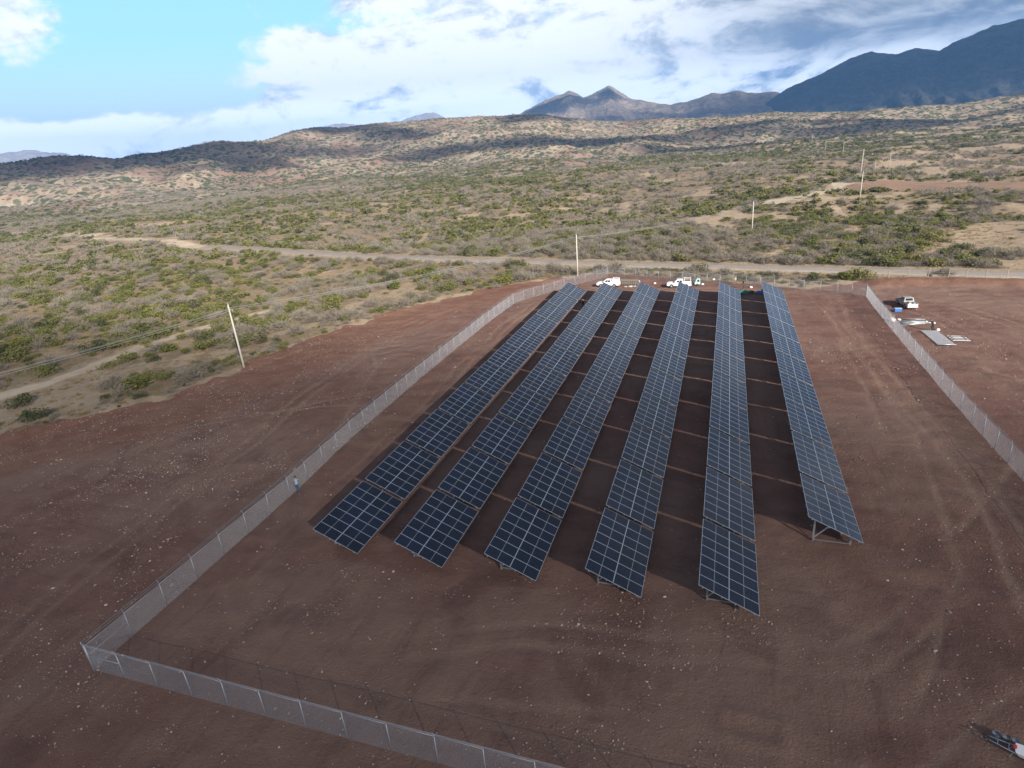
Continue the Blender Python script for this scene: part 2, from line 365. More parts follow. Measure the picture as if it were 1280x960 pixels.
# ------------------------------------------------------------------ ground sheet
def axis(lo, hi, step, g0, g1, far0, far1):
    a = list(np.arange(lo, hi+step*.5, step)); d = step
    while a[-1] < far1: d *= g1; a.append(a[-1]+d)
    d = step; pre = []; x = a[0]
    while x > far0: d *= g0; x -= d; pre.append(x)
    return np.array(pre[::-1]+a)
ax = axis(-62, 84, .33, 1.05, 1.055, -9000, 9000); ay = axis(-20, 104, .33, 1.3, 1.042, -9000, 9000)
GX, GY = np.meshgrid(ax, ay)
SD = poly_sd(GX, GY, SITE)
soil_a = np.clip(.5+(SD+(fbm(GX, GY, 7, 4, 81, .6)-.5)*6.5)/2.6, 0, 1)
tr = np.zeros_like(GX)
near = (GX > -64) & (GX < 95) & (GY > -24) & (GY < 106)
nx_, ny_ = GX[near], GY[near]; tn = np.zeros_like(nx_)
for T in TRACKS:
    P_ = [T[0]]
    for a_, b_ in zip(T[:-1], T[1:]):
        for k in range(1, 5):
            t = k/4; P_.append((a_[0]+(b_[0]-a_[0])*t, a_[1]+(b_[1]-a_[1])*t))
    d_ = seg_dist(nx_+(fbm(nx_, ny_, 9, 2, 91)-.5)*1.6, ny_+(fbm(nx_, ny_, 9, 2, 92)-.5)*1.6, P_)
    tn = np.maximum(tn, sstep(.42, .10, d_)*np.clip(.30+1.3*(fbm(nx_, ny_, 8, 2, 93)-.25), 0, 1))
tr[near] = np.clip(tn, 0, 1)
GZ = base_h(GX, GY)
insite = sstep(-1, 2, SD)
rough_zone = sstep(.42, .62, fbm(GX, GY, 13, 3, 15))
micro = (fbm(GX, GY, 3.4, 3, 50)-.5)*.22+(fbm(GX, GY, 1.1, 2, 55)-.5)*.10*(.4+rough_zone)
graded = (fbm(GX*.22+GY*.04, GY*1.1-GX*.10, 1.5, 2, 58)-.5)*.12      # grader strokes
swirl = np.sin((np.hypot(GX+30, GY-62)+1.5*fbm(GX, GY, 10, 2, 59))*2.3)*.022*sstep(26, 10, np.hypot(GX+24, GY-62))
fineok = near.astype(float)
GZ = GZ+insite*fineok*(micro+graded+swirl-.07*tr)
td = np.maximum(np.abs(GX-30.3)-1.5, np.abs(GY+7.4)-.75)                                     # the small backfilled pit
GZ = GZ+.14*sstep(.5, .05, np.abs(td))*(.4+fbm(GX, GY, .9, 2, 61))-.05*(td < -.2)
hz = hills_h(GX, GY); GZ = np.where(hz > GZ-4, GZ-6*sstep(-4, 4, hz-GZ), GZ)
fr = sstep(14, 2, np.abs(SD-6))*sstep(-4, 0, SD)*(GX < 0)+.8*sstep(5, 0, seg_dist(GX, GY, [(56, 94.5), (70, 94.6), (110, 89)]))
fr = fr+1.1*sstep(6, 1.5, SD)*sstep(-5, -1, SD)
sand_a = np.where(np.hypot(GX-CX, GY-CY) < 1500, openness(GX, GY), .3)
ground = inst('ground', grid_mesh('ground', GX, GY, GZ, M_ground, dict(wash=np.max([sstep(wd_*1.1, wd_*.4, seg_dist(GX, GY, pts_)+(fbm(GX, GY, 5, 3, 83)-.5)*wd_*1.4) for pts_, wd_ in (SANDS[0], SANDS[1], SANDS[3])], axis=0), soil=soil_a, sand=sand_a, track=tr, fresh=np.clip(fr, 0, 1), field=np.clip(.5+poly_sd(GX, GY, FIELD)/8, 0, 1))))
tag(ground, kind='structure')

# ------------------------------------------------------------------ hills and mountains
az_ = np.radians(np.linspace(-76, 40, 620)); rr_ = np.concatenate([np.linspace(555, 1650, 240), np.linspace(1660, 2300, 30)])
A_, R_ = np.meshgrid(az_, rr_); HX, HY = CX+R_*np.sin(A_), CY+R_*np.cos(A_)
tag(inst('hills', grid_mesh('hills', HX, HY, hills_h(HX, HY), M_hill, dict(sand=sstep(.45, .6, fbm(HX, HY, 45, 3, 88))))), kind='structure')
def mountain(name, sk, Rm, depth, mat, amp, seed, sharp=1.25, jag=.05):
    a0, a1 = sk[0][0], sk[-1][0]; n = int((a1-a0)*9)+40
    az = np.linspace(a0, a1, n); ss = np.concatenate([np.linspace(0, 1, 90), 1+np.linspace(.02, .8, 20)])
    AZ, SS = np.meshgrid(az, ss); a = np.radians(AZ)
    el = sky_el(sk, AZ)+jag*(fbm(AZ*3, AZ*0, 1.6, 4, seed)-.5)*2
    zr = CZ+Rm*np.tan(np.radians(el)); rad = Rm-depth*(1-SS)
    x, y = CX+rad*np.sin(a), CY+rad*np.cos(a)
    s = np.clip(SS, 0, 1); prof = .25*s+.75*s**sharp
    z = zr*prof-8*(1-s)
    spur = .65*ridged(AZ*Rm*.01745+.25*rad, rad*.35, amp*2.2, 6, seed+3)+.35*ridged(x, y, amp*1.1, 5, seed+9)
    z = z-amp*(spur-.15)*np.sin(np.pi*np.clip(s, 0, 1)**.8*.93)-.07*amp*(spur)*s
    z = z-np.maximum(SS-1, 0)*depth*.35
    z = np.where(s <= 0, -30, z)
    o = inst(name, grid_mesh(name, x, y, z, mat)); tag(o, kind='structure'); return o
SK_TWIN = [(-24, 1.2), (-18.3, 2.22), (-16.9, 2.75), (-15.1, 3.36), (-13.3, 3.98), (-12.1, 3.36), (-11.0, 3.71), (-9.9, 4.08), (-9.0, 3.53), (-8.0, 2.96), (-5.7, 2.32), (-3.8, 2.27), (-1.6, 2.79), (-.6, 2.58), (.3, 2.73), (1.8, 2.35), (3.0, 2.41), (5.1, 1.9), (9, 1.2)]
SK_RIGHT = [(-3, .1), (1.0, .83), (1.6, 1.07), (4.5, 2.66), (6.4, 3.3), (8.4, 4.14), (9.7, 4.35), (11.3, 4.05), (12.4, 4.35), (13.9, 3.95), (15.2, 4.51), (16.7, 5.06), (18.3, 5.2), (21, 5.6), (26, 5.0), (33, 4.2), (45, 3.4)]
SK_FAR = [(-80, 1.2), (-70, 1.8), (-62, 1.6), (-57.0, 2.17), (-55.6, 2.24), (-54.3, 2.04), (-52.4, 1.69), (-50.5, 1.32), (-49.1, 1.34), (-47.7, 1.52), (-46.0, 1.69), (-43.9, 2.14), (-42.7, 2.0), (-41.3, 1.36), (-38.9, 1.36), (-36.1, 2.23), (-34.1, 2.71), (-32.1, 2.7), (-30.1, 2.32), (-27.2, 2.87), (-25.1, 3.23), (-23.8, 2.56), (-21.2, 2.12), (-12, 1.5)]
mountain('twin_peaks', SK_TWIN, 3900, 1300, M_twin, 150, 101, 1.35, .05)
mountain('dark_mountain', SK_RIGHT, 3700, 1500, M_right, 190, 131, 1.05, .05)
mountain('distant_mountains', SK_FAR, 7600, 2200, M_far, 200, 171, 1.3, .08)

# ------------------------------------------------------------------ clouds that shade the land (they stand behind and beside the camera) and the hazy air
def cloud_body(mb, tx, ty, rx, ry, rot, thick, alt, tz=0., edge=1., lmp=.28):
    """a lumpy lens of vapour whose shadow falls on tx,ty"""
    k = (alt-tz)/SUN.z; cx, cy = tx+SUN.x*k, ty+SUN.y*k; nr, na = 14, 36; v = [(cx, cy, alt+thick)]; f = []
    sd = int(abs(tx*3+ty)) % 997
    for side in (1, -1):
        for i in range(1, nr if side == -1 else nr+1):
            for j in range(na):
                t = 2*math.pi*j/na; q = i/nr; lump = 1+lmp*(float(vnoise(np.array([3*math.cos(t)+9]), np.array([3*math.sin(t)+q*1.5]), sd)[0])-.5)*2*q
                px, py = rx*q*lump*math.cos(t), ry*q*lump*math.sin(t)
                h = thick*(1-q**2)**edge*(.75+.5*float(vnoise(np.array([px/rx*3+5]), np.array([py/ry*3+5]), sd+5)[0])) if side == 1 else -thick*.25*(1-q**2)**edge
                v.append((cx+px*math.cos(rot)-py*math.sin(rot), cy+px*math.sin(rot)+py*math.cos(rot), alt+h))
    v.append((cx, cy, alt-thick*.25)); top = lambda i, j: 1+(i-1)*na+j % na; bot = lambda i, j: top(nr, j) if i == nr else 1+nr*na+(i-1)*na+j % na
    for j in range(na):
        f.append((0, top(1, j), top(1, j+1))); f.append((len(v)-1, bot(1, j+1), bot(1, j)))
        for i in range(1, nr):
            f.append((top(i, j), top(i+1, j), top(i+1, j+1), top(i, j+1))); f.append((bot(i, j+1), bot(i+1, j+1), bot(i+1, j), bot(i, j)))
    mb.add(v, f)
def vapour(name, dens, aniso=.2, col=(.97, .98, 1, 1)):
    m, n = material(name); p = n.node('ShaderNodeVolumePrincipled'); p.inputs['Color'].default_value = col
    p.inputs['Density'].default_value = dens; p.inputs['Anisotropy'].default_value = aniso; n.out(p.outputs[0], True); return m
cb = MB()
def polar(az, r): return CX+r*math.sin(R(az)), CY+r*math.cos(R(az))
for az, r, rx, ry, rot, tz in [(-50, 1250, 430, 190, R(50), 50.001), (-33.5, 1500, 130, 90, R(30), 85), (-9, 1120, 430, 78, R(8), 40), (9, 1180, 430, 78, R(-8), 30),
                               (11, 3300, 1700, 760, R(-5), 130), (-14.3, 3660, 190, 260, R(-20), 215), (-10.9, 3700, 150, 230, R(-20), 225), (-3, 3300, 260, 120, 0, 100), (-15.5, 1420, 110, 60, R(20), 75), (-22, 1060, 190, 45, R(25), 40), (-27.5, 1330, 120, 60, R(15), 75), (-41.5, 1120, 150, 60, R(40), 35), (2, 900, 170, 34, R(-4), 25), (15, 960, 200, 42, R(-12), 25)]:
    cloud_body(cb, *polar(az, r), rx, ry, rot, {50.001: 60, 130: 60}.get(tz, 75), 1000, tz, 1.5, .45)
clouds = cb.obj('clouds', vapour('cloud_vapour', .022), smooth=True); tag(clouds, kind='stuff')
tb = MB(); cloud_body(tb, 10, -112, 300, 152, R(-4), 80, 1000, 0, 1.0, .08); cloud_body(tb, 10, -148, 330, 150, R(-2), 85, 1250, 0, 1.0, .05)
tag(tb.obj('thin_cloud', vapour('thin_cloud_vapour', .0054), smooth=True), kind='stuff')
hb = MB(); hb.box(-9600, 9600, -9600, 9600, -45, 640)
haze = hb.obj('haze', vapour('haze_air', 1.1e-4, .0, (.20, .47, 1, 1))); tag(haze, kind='stuff')

# ------------------------------------------------------------------ gravel road
def ribbon(name, pts, width, mat, lift, step=3.):
    P_ = [Vector((*p, 0)) for p in pts]; line = []
    for a, b in zip(P_[:-1], P_[1:]):
        k = max(1, int((b-a).length/step)); line += [a.lerp(b, i/k) for i in range(k)]
    line.append(P_[-1])
    for _ in range(6): line = [line[0]]+[(line[i-1]+line[i]*2+line[i+1])/4 for i in range(1, len(line)-1)]+[line[-1]]
    xs, ys = [], []
    offs = np.array([-.56, -.5, -.25, 0, .25, .5, .56])*width; zo = np.array([-.25, 0, .04, .06, .04, 0, -.25])
    for i, p in enumerate(line):
        d = (line[min(i+1, len(line)-1)]-line[max(i-1, 0)]).normalized(); nrm = Vector((-d.y, d.x, 0)); wob = .25*math.sin(i*1.7)+.2*math.sin(i*.53)
        xs.append([p.x+nrm.x*(o+(wob if abs(o) > width*.4 else 0)) for o in offs]); ys.append([p.y+nrm.y*(o+(wob if abs(o) > width*.4 else 0)) for o in offs])
    xs, ys = np.array(xs), np.array(ys); z = base_h(xs, ys)+lift+zo
    o = inst(name, grid_mesh(name, xs, ys, z, mat)); return tag(o, kind='structure')
m, n = material('road_gravel'); P = n.geo()
a1, a2 = n.noise(.3, 4, .6, P), n.noise(3., 4, .7, P)
n.out(n.principled(n.mix(a2.step(.35, .7), n.mix(a1.step(.35, .65), (.285, .25, .22), (.33, .29, .255)), (.235, .20, .175)), .95, 0, .1, n.bump(a2, .4, .08)))
ribbon('road', [p for p in ROAD if -900 < p[0] < 500], 5.2, m, .10)

# ------------------------------------------------------------------ solar tables
TILT = .42962; TL, TP, SLOPE = 7.4, 7.7905, 4.11
ROWX = [0, 7.231, 14.412, 21.697, 29.024, 36.316]; ROWY = [0, .007, .188, .273, .337, 8.460]; ZC = 1.60
MW, ML = TL/7-.020, SLOPE/2-.010       # module width along the row, length up the slope
m_glass, n = material('solar_glass')
uvn = n.node('ShaderNodeTexCoord'); sx = n.node('ShaderNodeSeparateXYZ'); n.link(uvn.outputs['Object'], sx.inputs[0])
def lines(sock, period, wdt, off=0.):
    t = (n.x(sock)+(100*period+off))/period; f = t.op('FRACT'); return (f-.5).op('ABSOLUTE').step(.5-wdt/period, .5-wdt/period*.35)
cellg = lines(sx.outputs[1], (MW-.05)/6, .006, .0).op('MAXIMUM', lines(sx.outputs[0], (ML-.07)/20, .006, .0))
bus = lines(sx.outputs[1], (MW-.05)/54, .0025)
base = n.mix(n.rnd(), (.0020, .0050, .013), (.0034, .0076, .020))
base = n.mix(n.noise(.35, 3, .6, n.geo()).step(.4, .7)*.5, base, (.007, .012, .036))
base = n.mix(cellg*.30, base, (.10, .14, .24)); base = n.mix(bus*.12, base, (.2, .22, .27))
dust = n.noise(1.1, 5, .65, n.geo())
p = n.node('ShaderNodeBsdfPrincipled'); n.link(base, p.inputs['Base Color']); p.inputs['IOR'].default_value = 1.36
n.link(dust.step(.3, .8, .08, .22), p.inputs['Roughness']); n.out(p.outputs[0])
m_frame = simple('anodised_frame', (.38, .44, .52), .4, .3, .05)
m_back = simple('white_backsheet', (.30, .35, .42), .5, 0, .04)
m_steel = simple('galvanised_steel', (.44, .47, .50), .42, .75, .15, 6.)
def module_glass(mb, m0=0, m1=1):
    x, y, t = ML/2-.016, MW/2-.016, .012                                           # two half-cell fields with a pale strip between them
    for s in (-1, 1):
        a, b = (.011, x) if s == 1 else (-x, -.011)
        mb.add([(a, -y, t), (b, -y, t), (b, y, t), (a, y, t)], [(0, 1, 2, 3)], m0)
    mb.add([(-.011, -y, t), (.011, -y, t), (.011, y, t), (-.011, y, t)], [(0, 1, 2, 3)], m1)
    mb.add([(-x, -y, -.012), (x, -y, -.012), (x, y, -.012), (-x, y, -.012)], [(3, 2, 1, 0)], m1)
def module_frame(mb, m0=0):
    x, y = ML/2, MW/2; b = .020
    e = .024; b = .0100
    for x0, x1, y0, y1 in ((-x, x, -y, -y+b), (-x, x, y-b, y), (-x, -x+e, -y+b, y-b), (x-e, x, -y+b, y-b)): mb.box(x0, x1, y0, y1, -.022, .018, m0)
g = MB(); module_glass(g); ME_glass = g.mesh('solar_module', [m_glass, m_back])
g = MB(); module_frame(g); ME_frame = g.mesh('module_frame', [m_frame])
g = MB(); module_glass(g); module_frame(g, 2); ME_full = g.mesh('solar_module', [m_glass, m_back, m_frame])
ct, st = math.cos(TILT), math.sin(TILT)
def slope_pt(u, z=0.): return (u*ct+z*st, -u*st+z*ct+ZC)                    # u up-slope negative (left, high) .. positive (right, low)
def bar_mesh(name, a, b, wx, wy, up=(0, 0, 1)): k = MB(); k.bar(a, b, wx, wy, 0, up); return k.mesh(name, [m_steel])
xr, zr_ = slope_pt(-1.35, -.20); xf, zf = slope_pt(1.40, -.20)
ME_rear = bar_mesh('rear_post', (xr, 0, -.25), (xr, 0, zr_), .12, .10, (0, 1, 0)); ME_front = bar_mesh('front_post', (xf, 0, -.25), (xf, 0, zf), .12, .10, (0, 1, 0))
a_, b_ = slope_pt(-2.0, -.155), slope_pt(2.0, -.155); ME_rafter = bar_mesh('rafter', (a_[0], 0, a_[1]), (b_[0], 0, b_[1]), .07, .12)
c_ = slope_pt(-.15, -.21); ME_brace = bar_mesh('brace', (xr+.05, .10, .25), (c_[0], .10, c_[1]), .06, .07)
ME_strut = bar_mesh('strut', (xr, -.10, .22), (xf, -.10, .20), .06, .07)
def purlin_mesh(length): k = MB(); k.bar((0, -length/2-.05, 0), (0, length/2+.05, 0), .06, .07); return k.mesh('purlin', [m_steel])
ORD = ['first', 'second', 'third', 'fourth', 'fifth', 'sixth', 'seventh', 'eighth', 'ninth', 'tenth', 'eleventh']
ROWN = ['leftmost row', 'second row from left', 'third row from left', 'fourth row from left', 'fifth row from left', 'rightmost row']
PUR = {7: purlin_mesh(TL), 6: purlin_mesh(TL*6/7)}
for r in range(6):
    ntab = 10 if r == 5 else 11
    for k in range(ntab):
        nm_ = 6 if (r == 5 and k == 0) else 7
        y0 = ROWY[r]+k*TP+(TL-TL*nm_/7); yc = y0+TL*nm_/14
        look = 'dark navy' if k < 4 else ('blue' if k < 8 else 'pale blue reflecting')
        t = empty('solar_table', (ROWX[r], yc, 0), 0, f'{look} solar table, {ORD[k]} from the near end, {ROWN[r]}', 'solar table', 'solar tables in six rows')
        jz = random.uniform(-.02, .02)
        for j in range(nm_):
            yy = (j-(nm_-1)/2)*TL/7
            for u in (-1, 1):
                px, pz = slope_pt(u*(SLOPE/4)); loc = (px, yy, pz+jz)
                rot = (random.gauss(0, .0016), TILT+random.gauss(0, .0016), 0)
                if k < 3:
                    o = inst('solar_module', ME_glass, t, loc, rot); inst('module_frame', ME_frame, o)
                else: inst('solar_module', ME_full, t, loc, rot)
        for u in (-1.75, -.45, .45, 1.75):
            px, pz = slope_pt(u, -.06); inst('purlin', PUR[nm_], t, (px, 0, pz+jz))
        for yy in (-TL*nm_/14+1.55, TL*nm_/14-1.55) if r != 5 else (-TL*nm_/14+.6, TL*nm_/14-1.2):
            inst('rear_post', ME_rear, t, (0, yy, 0)); inst('front_post', ME_front, t, (0, yy, 0)); inst('rafter', ME_rafter, t, (0, yy, 0))
            if k == 0: inst('brace', ME_brace, t, (0, yy, 0)); inst('strut', ME_strut, t, (0, yy, 0))
# concrete collars at the posts of the front tables
m_conc = simple('pale_concrete', (.36, .33, .31), .9, 0, .2)

# ------------------------------------------------------------------ chain link fence
m_link = simple('galvanised_wire', (.40, .42, .46), .45, .35, .1)
m_post = simple('galvanised_post', (.29, .31, .34), .5, .4, .12)
FH = 2.0
def link_panel(wd):
    """one bay of woven wire, every wire modelled"""
    k = MB(); s = .078; r = .0031; z0, z1 = .03, FH-.03; h = z1-z0; i = -int(h/s)-1
    while i*s < wd:
        a = i*s; t0 = max(0., -a); t1 = min(h, wd-a)
        if t1-t0 > .02:
            for sg in (1, -1):
                x0, x1 = (a+t0, a+t1) if sg == 1 else (wd-a-t0, wd-a-t1)
                k.tube([(x0, sg*.003, z0+t0), (x1, sg*.003, z0+t1)], r, 3, 0, False)
        i += 1
    return k.mesh('chain_link_panel', [m_link])
g = MB(); g.tube([(0, 0, -.2), (0, 0, FH+.06)], .032, 8); g.tube([(0, 0, FH+.06), (0, 0, FH+.10)], [.04, .015], 8); g.tube([(0, 0, FH+.02), (0, -.12, FH+.34)], .018, 5); ME_post = g.mesh('fence_post', [m_post], True)
g = MB(); g.tube([(0, 0, -.2), (0, 0, FH+.10)], .055, 10); g.tube([(0, 0, FH+.10), (0, 0, FH+.15)], [.065, .02], 10); g.tube([(0, 0, FH+.02), (0, -.12, FH+.38)], .022, 5); ME_corner = g.mesh('fence_post', [m_post], True)
PANELS = {}
def fence(label, pts, bay, braces=(0, -1), side=1):
    P_ = [Vector((*p, 0)) for p in pts]; f = empty('chain_link_fence', (P_[0].x, P_[0].y, 0), 0, label, 'fence', 'chain link fence runs round the solar field')
    first = True; bays = []
    for a, b in zip(P_[:-1], P_[1:]):
        L_ = (b-a).length; k = max(1, round(L_/bay)); bays += [(a.lerp(b, i/k), a.lerp(b, (i+1)/k)) for i in range(k)]
    for i, (a, b) in enumerate(bays):
        wd = round((b-a).length, 2); ang = math.atan2(b.y-a.y, b.x-a.x); mz = (gz(a.x, a.y)+gz(b.x, b.y))/2
        if wd not in PANELS: PANELS[wd] = (link_panel(wd), MB().tube([(0, 0, FH), (wd, 0, FH)], .019, 6).mesh('top_rail', [m_post], True))
        rel = (a.x-P_[0].x, a.y-P_[0].y, mz)
        inst('chain_link_panel', PANELS[wd][0], f, rel, (0, 0, ang)); inst('top_rail', PANELS[wd][1], f, rel, (0, 0, ang))
        end = i in (0, len(bays)-1)
        inst('fence_post', ME_corner if i == 0 else ME_post, f, rel, (random.gauss(0, .008), random.gauss(0, .008), ang+(math.pi if side < 0 else 0)))
        if end:
            g = MB(); g.tube([(.04, 0, FH*.62), (wd-.04, 0, FH*.62)], .022, 6)
            inst('brace_rail', g.mesh('brace_rail', [m_post], True), f, rel, (0, 0, ang))
    for hgt, off in ((FH+.17, -.06), (FH+.31, -.11)):
        g = MB(); c = []
        for a, b in bays: c.append(a)
        c.append(bays[-1][1]); o_ = []
        for i, p_ in enumerate(c):
            d = (c[min(i+1, len(c)-1)]-c[max(i-1, 0)]).normalized(); nr = Vector((d.y, -d.x, 0))*off*(-1 if side < 0 else 1)*-1
            o_.append((p_.x-P_[0].x-nr.x*-1, p_.y-P_[0].y-nr.y*-1, hgt+gz(p_.x, p_.y)))
        g.tube(o_, .008, 3); g.obj('barbed_wire', [m_link], f)
    return f
fence('grey chain link fence run across the bare ground in the foreground', [(-9.35, -13.65), (15, -13.45), (52.2, -13.2)], 2.72)
fence('long grey chain link fence run along the left side of the solar rows', [(-9.35, -13.65), (-9.6, -4.8), (-10.0, 7), (-11.0, 19.1), (-11.4, 36.2), (-11.6, 62.3), (-11.1, 77.5), (-10, 80.9), (-7.2, 85.8), (-4.3, 91.8), (-.8, 96.8), (3.2, 102.2)], 2.72, side=-1)
fence('grey chain link fence run behind the pickups at the far end', [(3.2, 102.2), (7.1, 101.4), (22.3, 95.8), (34.6, 92), (42, 88.9), (47.3, 87), (51.6, 85.1)], 2.72, side=-1)
fence('grey chain link fence run at the right beside the pile of pipes', [(51.6, 85.1), (51.4, 77.8), (51.4, 61.8), (51.6, 42.6), (51.8, 33.2), (52.2, 22.4), (52.2, -13.2)], 2.72)
# older wire fence along the road verge
m_wood = simple('weathered_wood', (.30, .25, .20), .9, 0, .25)
rf = empty('road_fence', (55, 97, 0), 0, 'old barbed wire fence on thin wooden posts beside the red berm', 'fence')
RP = [(55+2.9*i+random.uniform(-.3, .3), 98.8-.42*i*1.05+random.uniform(-.2, .2)) for i in range(13)]
for i, (x, y) in enumerate(RP):
    h = random.uniform(1.35, 1.7); g = MB(); g.tube([(0, 0, -.3), (random.gauss(0, .04), random.gauss(0, .04), h)], [.075, .06], 6)
    o = g.obj('fence_post', [m_wood], rf); o.location = (x-55, y-97, gz(x, y))
for h in (.5, .9, 1.25):
    g = MB(); g.tube([(x-55, y-97, gz(x, y)+h) for x, y in RP], .008, 3); g.obj('barbed_wire', [m_link], rf)

# ------------------------------------------------------------------ vegetation
def veg_mat(name, a, b, var=.35, trans=.25):
    m, n = material(name); t = n.noise(1.7, 3, .6, n.obj()); r = n.rnd()
    c = n.mix((t*.6+r*.7-.15).clamp(), a, b)
    c = n.mix(r.op('FRACT')*var, c, (.13, .115, .07))
    d = n.node('ShaderNodeBsdfDiffuse'); n.link(c, d.inputs[0]); tr = n.node('ShaderNodeBsdfTranslucent'); n.link(c, tr.inputs[0])
    mx = n.node('ShaderNodeMixShader'); mx.inputs[0].default_value = trans; n.link(d.outputs[0], mx.inputs[1]); n.link(tr.outputs[0], mx.inputs[2]); n.out(mx.outputs[0]); return m
m_leafG = veg_mat('mesquite_leaf', (.105, .118, .036), (.200, .200, .070))
m_leafY = veg_mat('yellow_green_leaf', (.160, .165, .042), (.230, .215, .070))
m_leafD = veg_mat('dark_juniper_leaf', (.075, .085, .042), (.118, .122, .062))
m_twig = veg_mat('grey_twigs', (.190, .166, .138), (.275, .242, .198), .2, .1)
m_dry = veg_mat('dry_straw', (.22, .165, .085), (.30, .225, .12), .2, .15)
m_stem = simple('shrub_stem', (.10, .075, .055), .95, 0, .2)
def blob_pts(rng, nlobe, n, flat=.75):
    """points through a lumpy crown of unit radius, denser to the skin"""
    lob = [(rng.normal(0, .36), rng.normal(0, .36), rng.uniform(.42, .66), rng.uniform(.34, .58)) for _ in range(nlobe)]
    out = []
    while len(out) < n:
        lx, ly, lz, lr = lob[rng.integers(nlobe)]; d = rng.normal(size=3); d /= np.linalg.norm(d)+1e-9; rad = lr*rng.uniform(.25, 1)**.45
        p = np.array([lx, ly, lz*flat])+d*rad*np.array([1, 1, flat])
        if p[2] > .03: out.append(p)
    return np.array(out)
def leafy(name, seed, n, size, mat, nlobe=6, flat=.8):
    rng = np.random.default_rng(seed); P_ = blob_pts(rng, nlobe, n, flat); v = []; f = []
    for p in P_:
        a = rng.normal(size=3); a[2] *= .6; a /= np.linalg.norm(a); b = np.cross(a, rng.normal(size=3)); b /= np.linalg.norm(b)+1e-9
        s = size*rng.uniform(.6, 1.35); k = len(v)
        v += [p-a*s, p+b*s*.62, p+a*s, p-b*s*.55]; f.append((k, k+1, k+2, k+3))
    return mesh_np(name, v, f, mat, False)
def twiggy(name, seed, n, mat, wd=.012, flat=.85, nsub=3):
    rng = np.random.default_rng(seed); v = []; f = []
    def sliver(a, b, w_):
        d = b-a; q = np.cross(d, rng.normal(size=3)); q = q/(np.linalg.norm(q)+1e-9)*w_; k = len(v); v.extend([a-q, a+q, b]); f.append((k, k+1, k+2))
    for _ in range(n):
        t = rng.uniform(0, 6.283); e = rng.uniform(.15, 1.45); L_ = rng.uniform(.65, 1.05)
        d = np.array([math.cos(t)*math.cos(e), math.sin(t)*math.cos(e), math.sin(e)*flat]); o_ = np.array([rng.normal(0, .1), rng.normal(0, .1), 0])
        m1 = o_+d*L_*.5+rng.normal(0, .05, 3); tip = o_+d*L_+rng.normal(0, .09, 3); tip[2] = max(tip[2], .04)
        sliver(o_, m1, wd*1.6); sliver(m1, tip, wd*1.2)
        for _ in range(nsub):
            b0 = m1+(tip-m1)*rng.uniform(.1, .9); b1 = b0+d*.16+rng.normal(0, .16, 3); b1[2] = max(b1[2], .03); sliver(b0, b1, wd)
    return mesh_np(name, v, f, mat, False)
def stems(seed, n=5):
    rng = np.random.default_rng(seed); g = MB()
    for _ in range(n):
        t = rng.uniform(0, 6.283); x, y = .38*math.cos(t), .38*math.sin(t)
        g.tube([(0, 0, -.06), (x*.35, y*.35, .2), (x, y, .52)], [.045, .032, .014], 5, 0, False)
    return g.mesh('stem', [m_stem])
KINDS = [('green leafy', [leafy('crown', 1+i, 620, .085, m_leafG, 6+i) for i in range(3)]),
         ('grey leafless', [twiggy('crown', 20+i, 210, m_twig, .013) for i in range(3)]),
         ('dark green', [leafy('crown', 40+i, 600, .075, m_leafD, 5+i, .9) for i in range(2)]),
         ('yellow-green', [leafy('crown', 60+i, 480, .085, m_leafY, 6, .75) for i in range(2)]),
         ('straw-coloured', [twiggy('crown', 80, 70, m_dry, .014, .7, 2)])]
STEMS = [stems(200+i) for i in range(3)]
LOW = [[leafy('far_crown', 301+i, 110, .20, m_leafG, 5) for i in range(3)], [twiggy('far_crown', 320+i, 46, m_twig, .030, .85, 2) for i in range(3)],
       [leafy('far_crown', 340+i, 100, .19, m_leafD, 5, .9) for i in range(2)], [leafy('far_crown', 360, 95, .20, m_leafY, 5, .75)], [twiggy('far_crown', 380, 30, m_dry, .03, .6, 1)]]
def visible(x, y, z, pad=0.):
    d = np.stack([x-CX, y-CY, z-CZ], -1); w_ = d@np.array(fwd); px = 640+FPX*(d@np.array(rgt))/w_; py = 480-FPX*(d@np.array(upv))/w_
    return (w_ > 1) & (px > -pad) & (px < 1280+pad) & (py > -pad) & (py < 960+pad), w_, px, py
def jitter(cell, r0, r1):
    gx, gy = np.meshgrid(np.arange(CX-r1, CX+r1*.5, cell), np.arange(CY, CY+r1, cell)); gx, gy = gx.ravel(), gy.ravel()
    gx = gx+RNG.uniform(-.46, .46, len(gx))*cell; gy = gy+RNG.uniform(-.46, .46, len(gy))*cell
    az = np.degrees(np.arctan2(gx-CX, gy-CY)); r = np.hypot(gx-CX, gy-CY); k = (az > -66) & (az < 27) & (r > r0) & (r <= r1)
    return gx[k], gy[k], r[k]
def sample(n, r0, r1, power):
    r = r0+(r1-r0)*RNG.random(n)**power; az = np.radians(RNG.uniform(-66, 27, n)); return CX+r*np.sin(az), CY+r*np.cos(az), r
xs, ys, zs, sc, kd = [], [], [], [], []
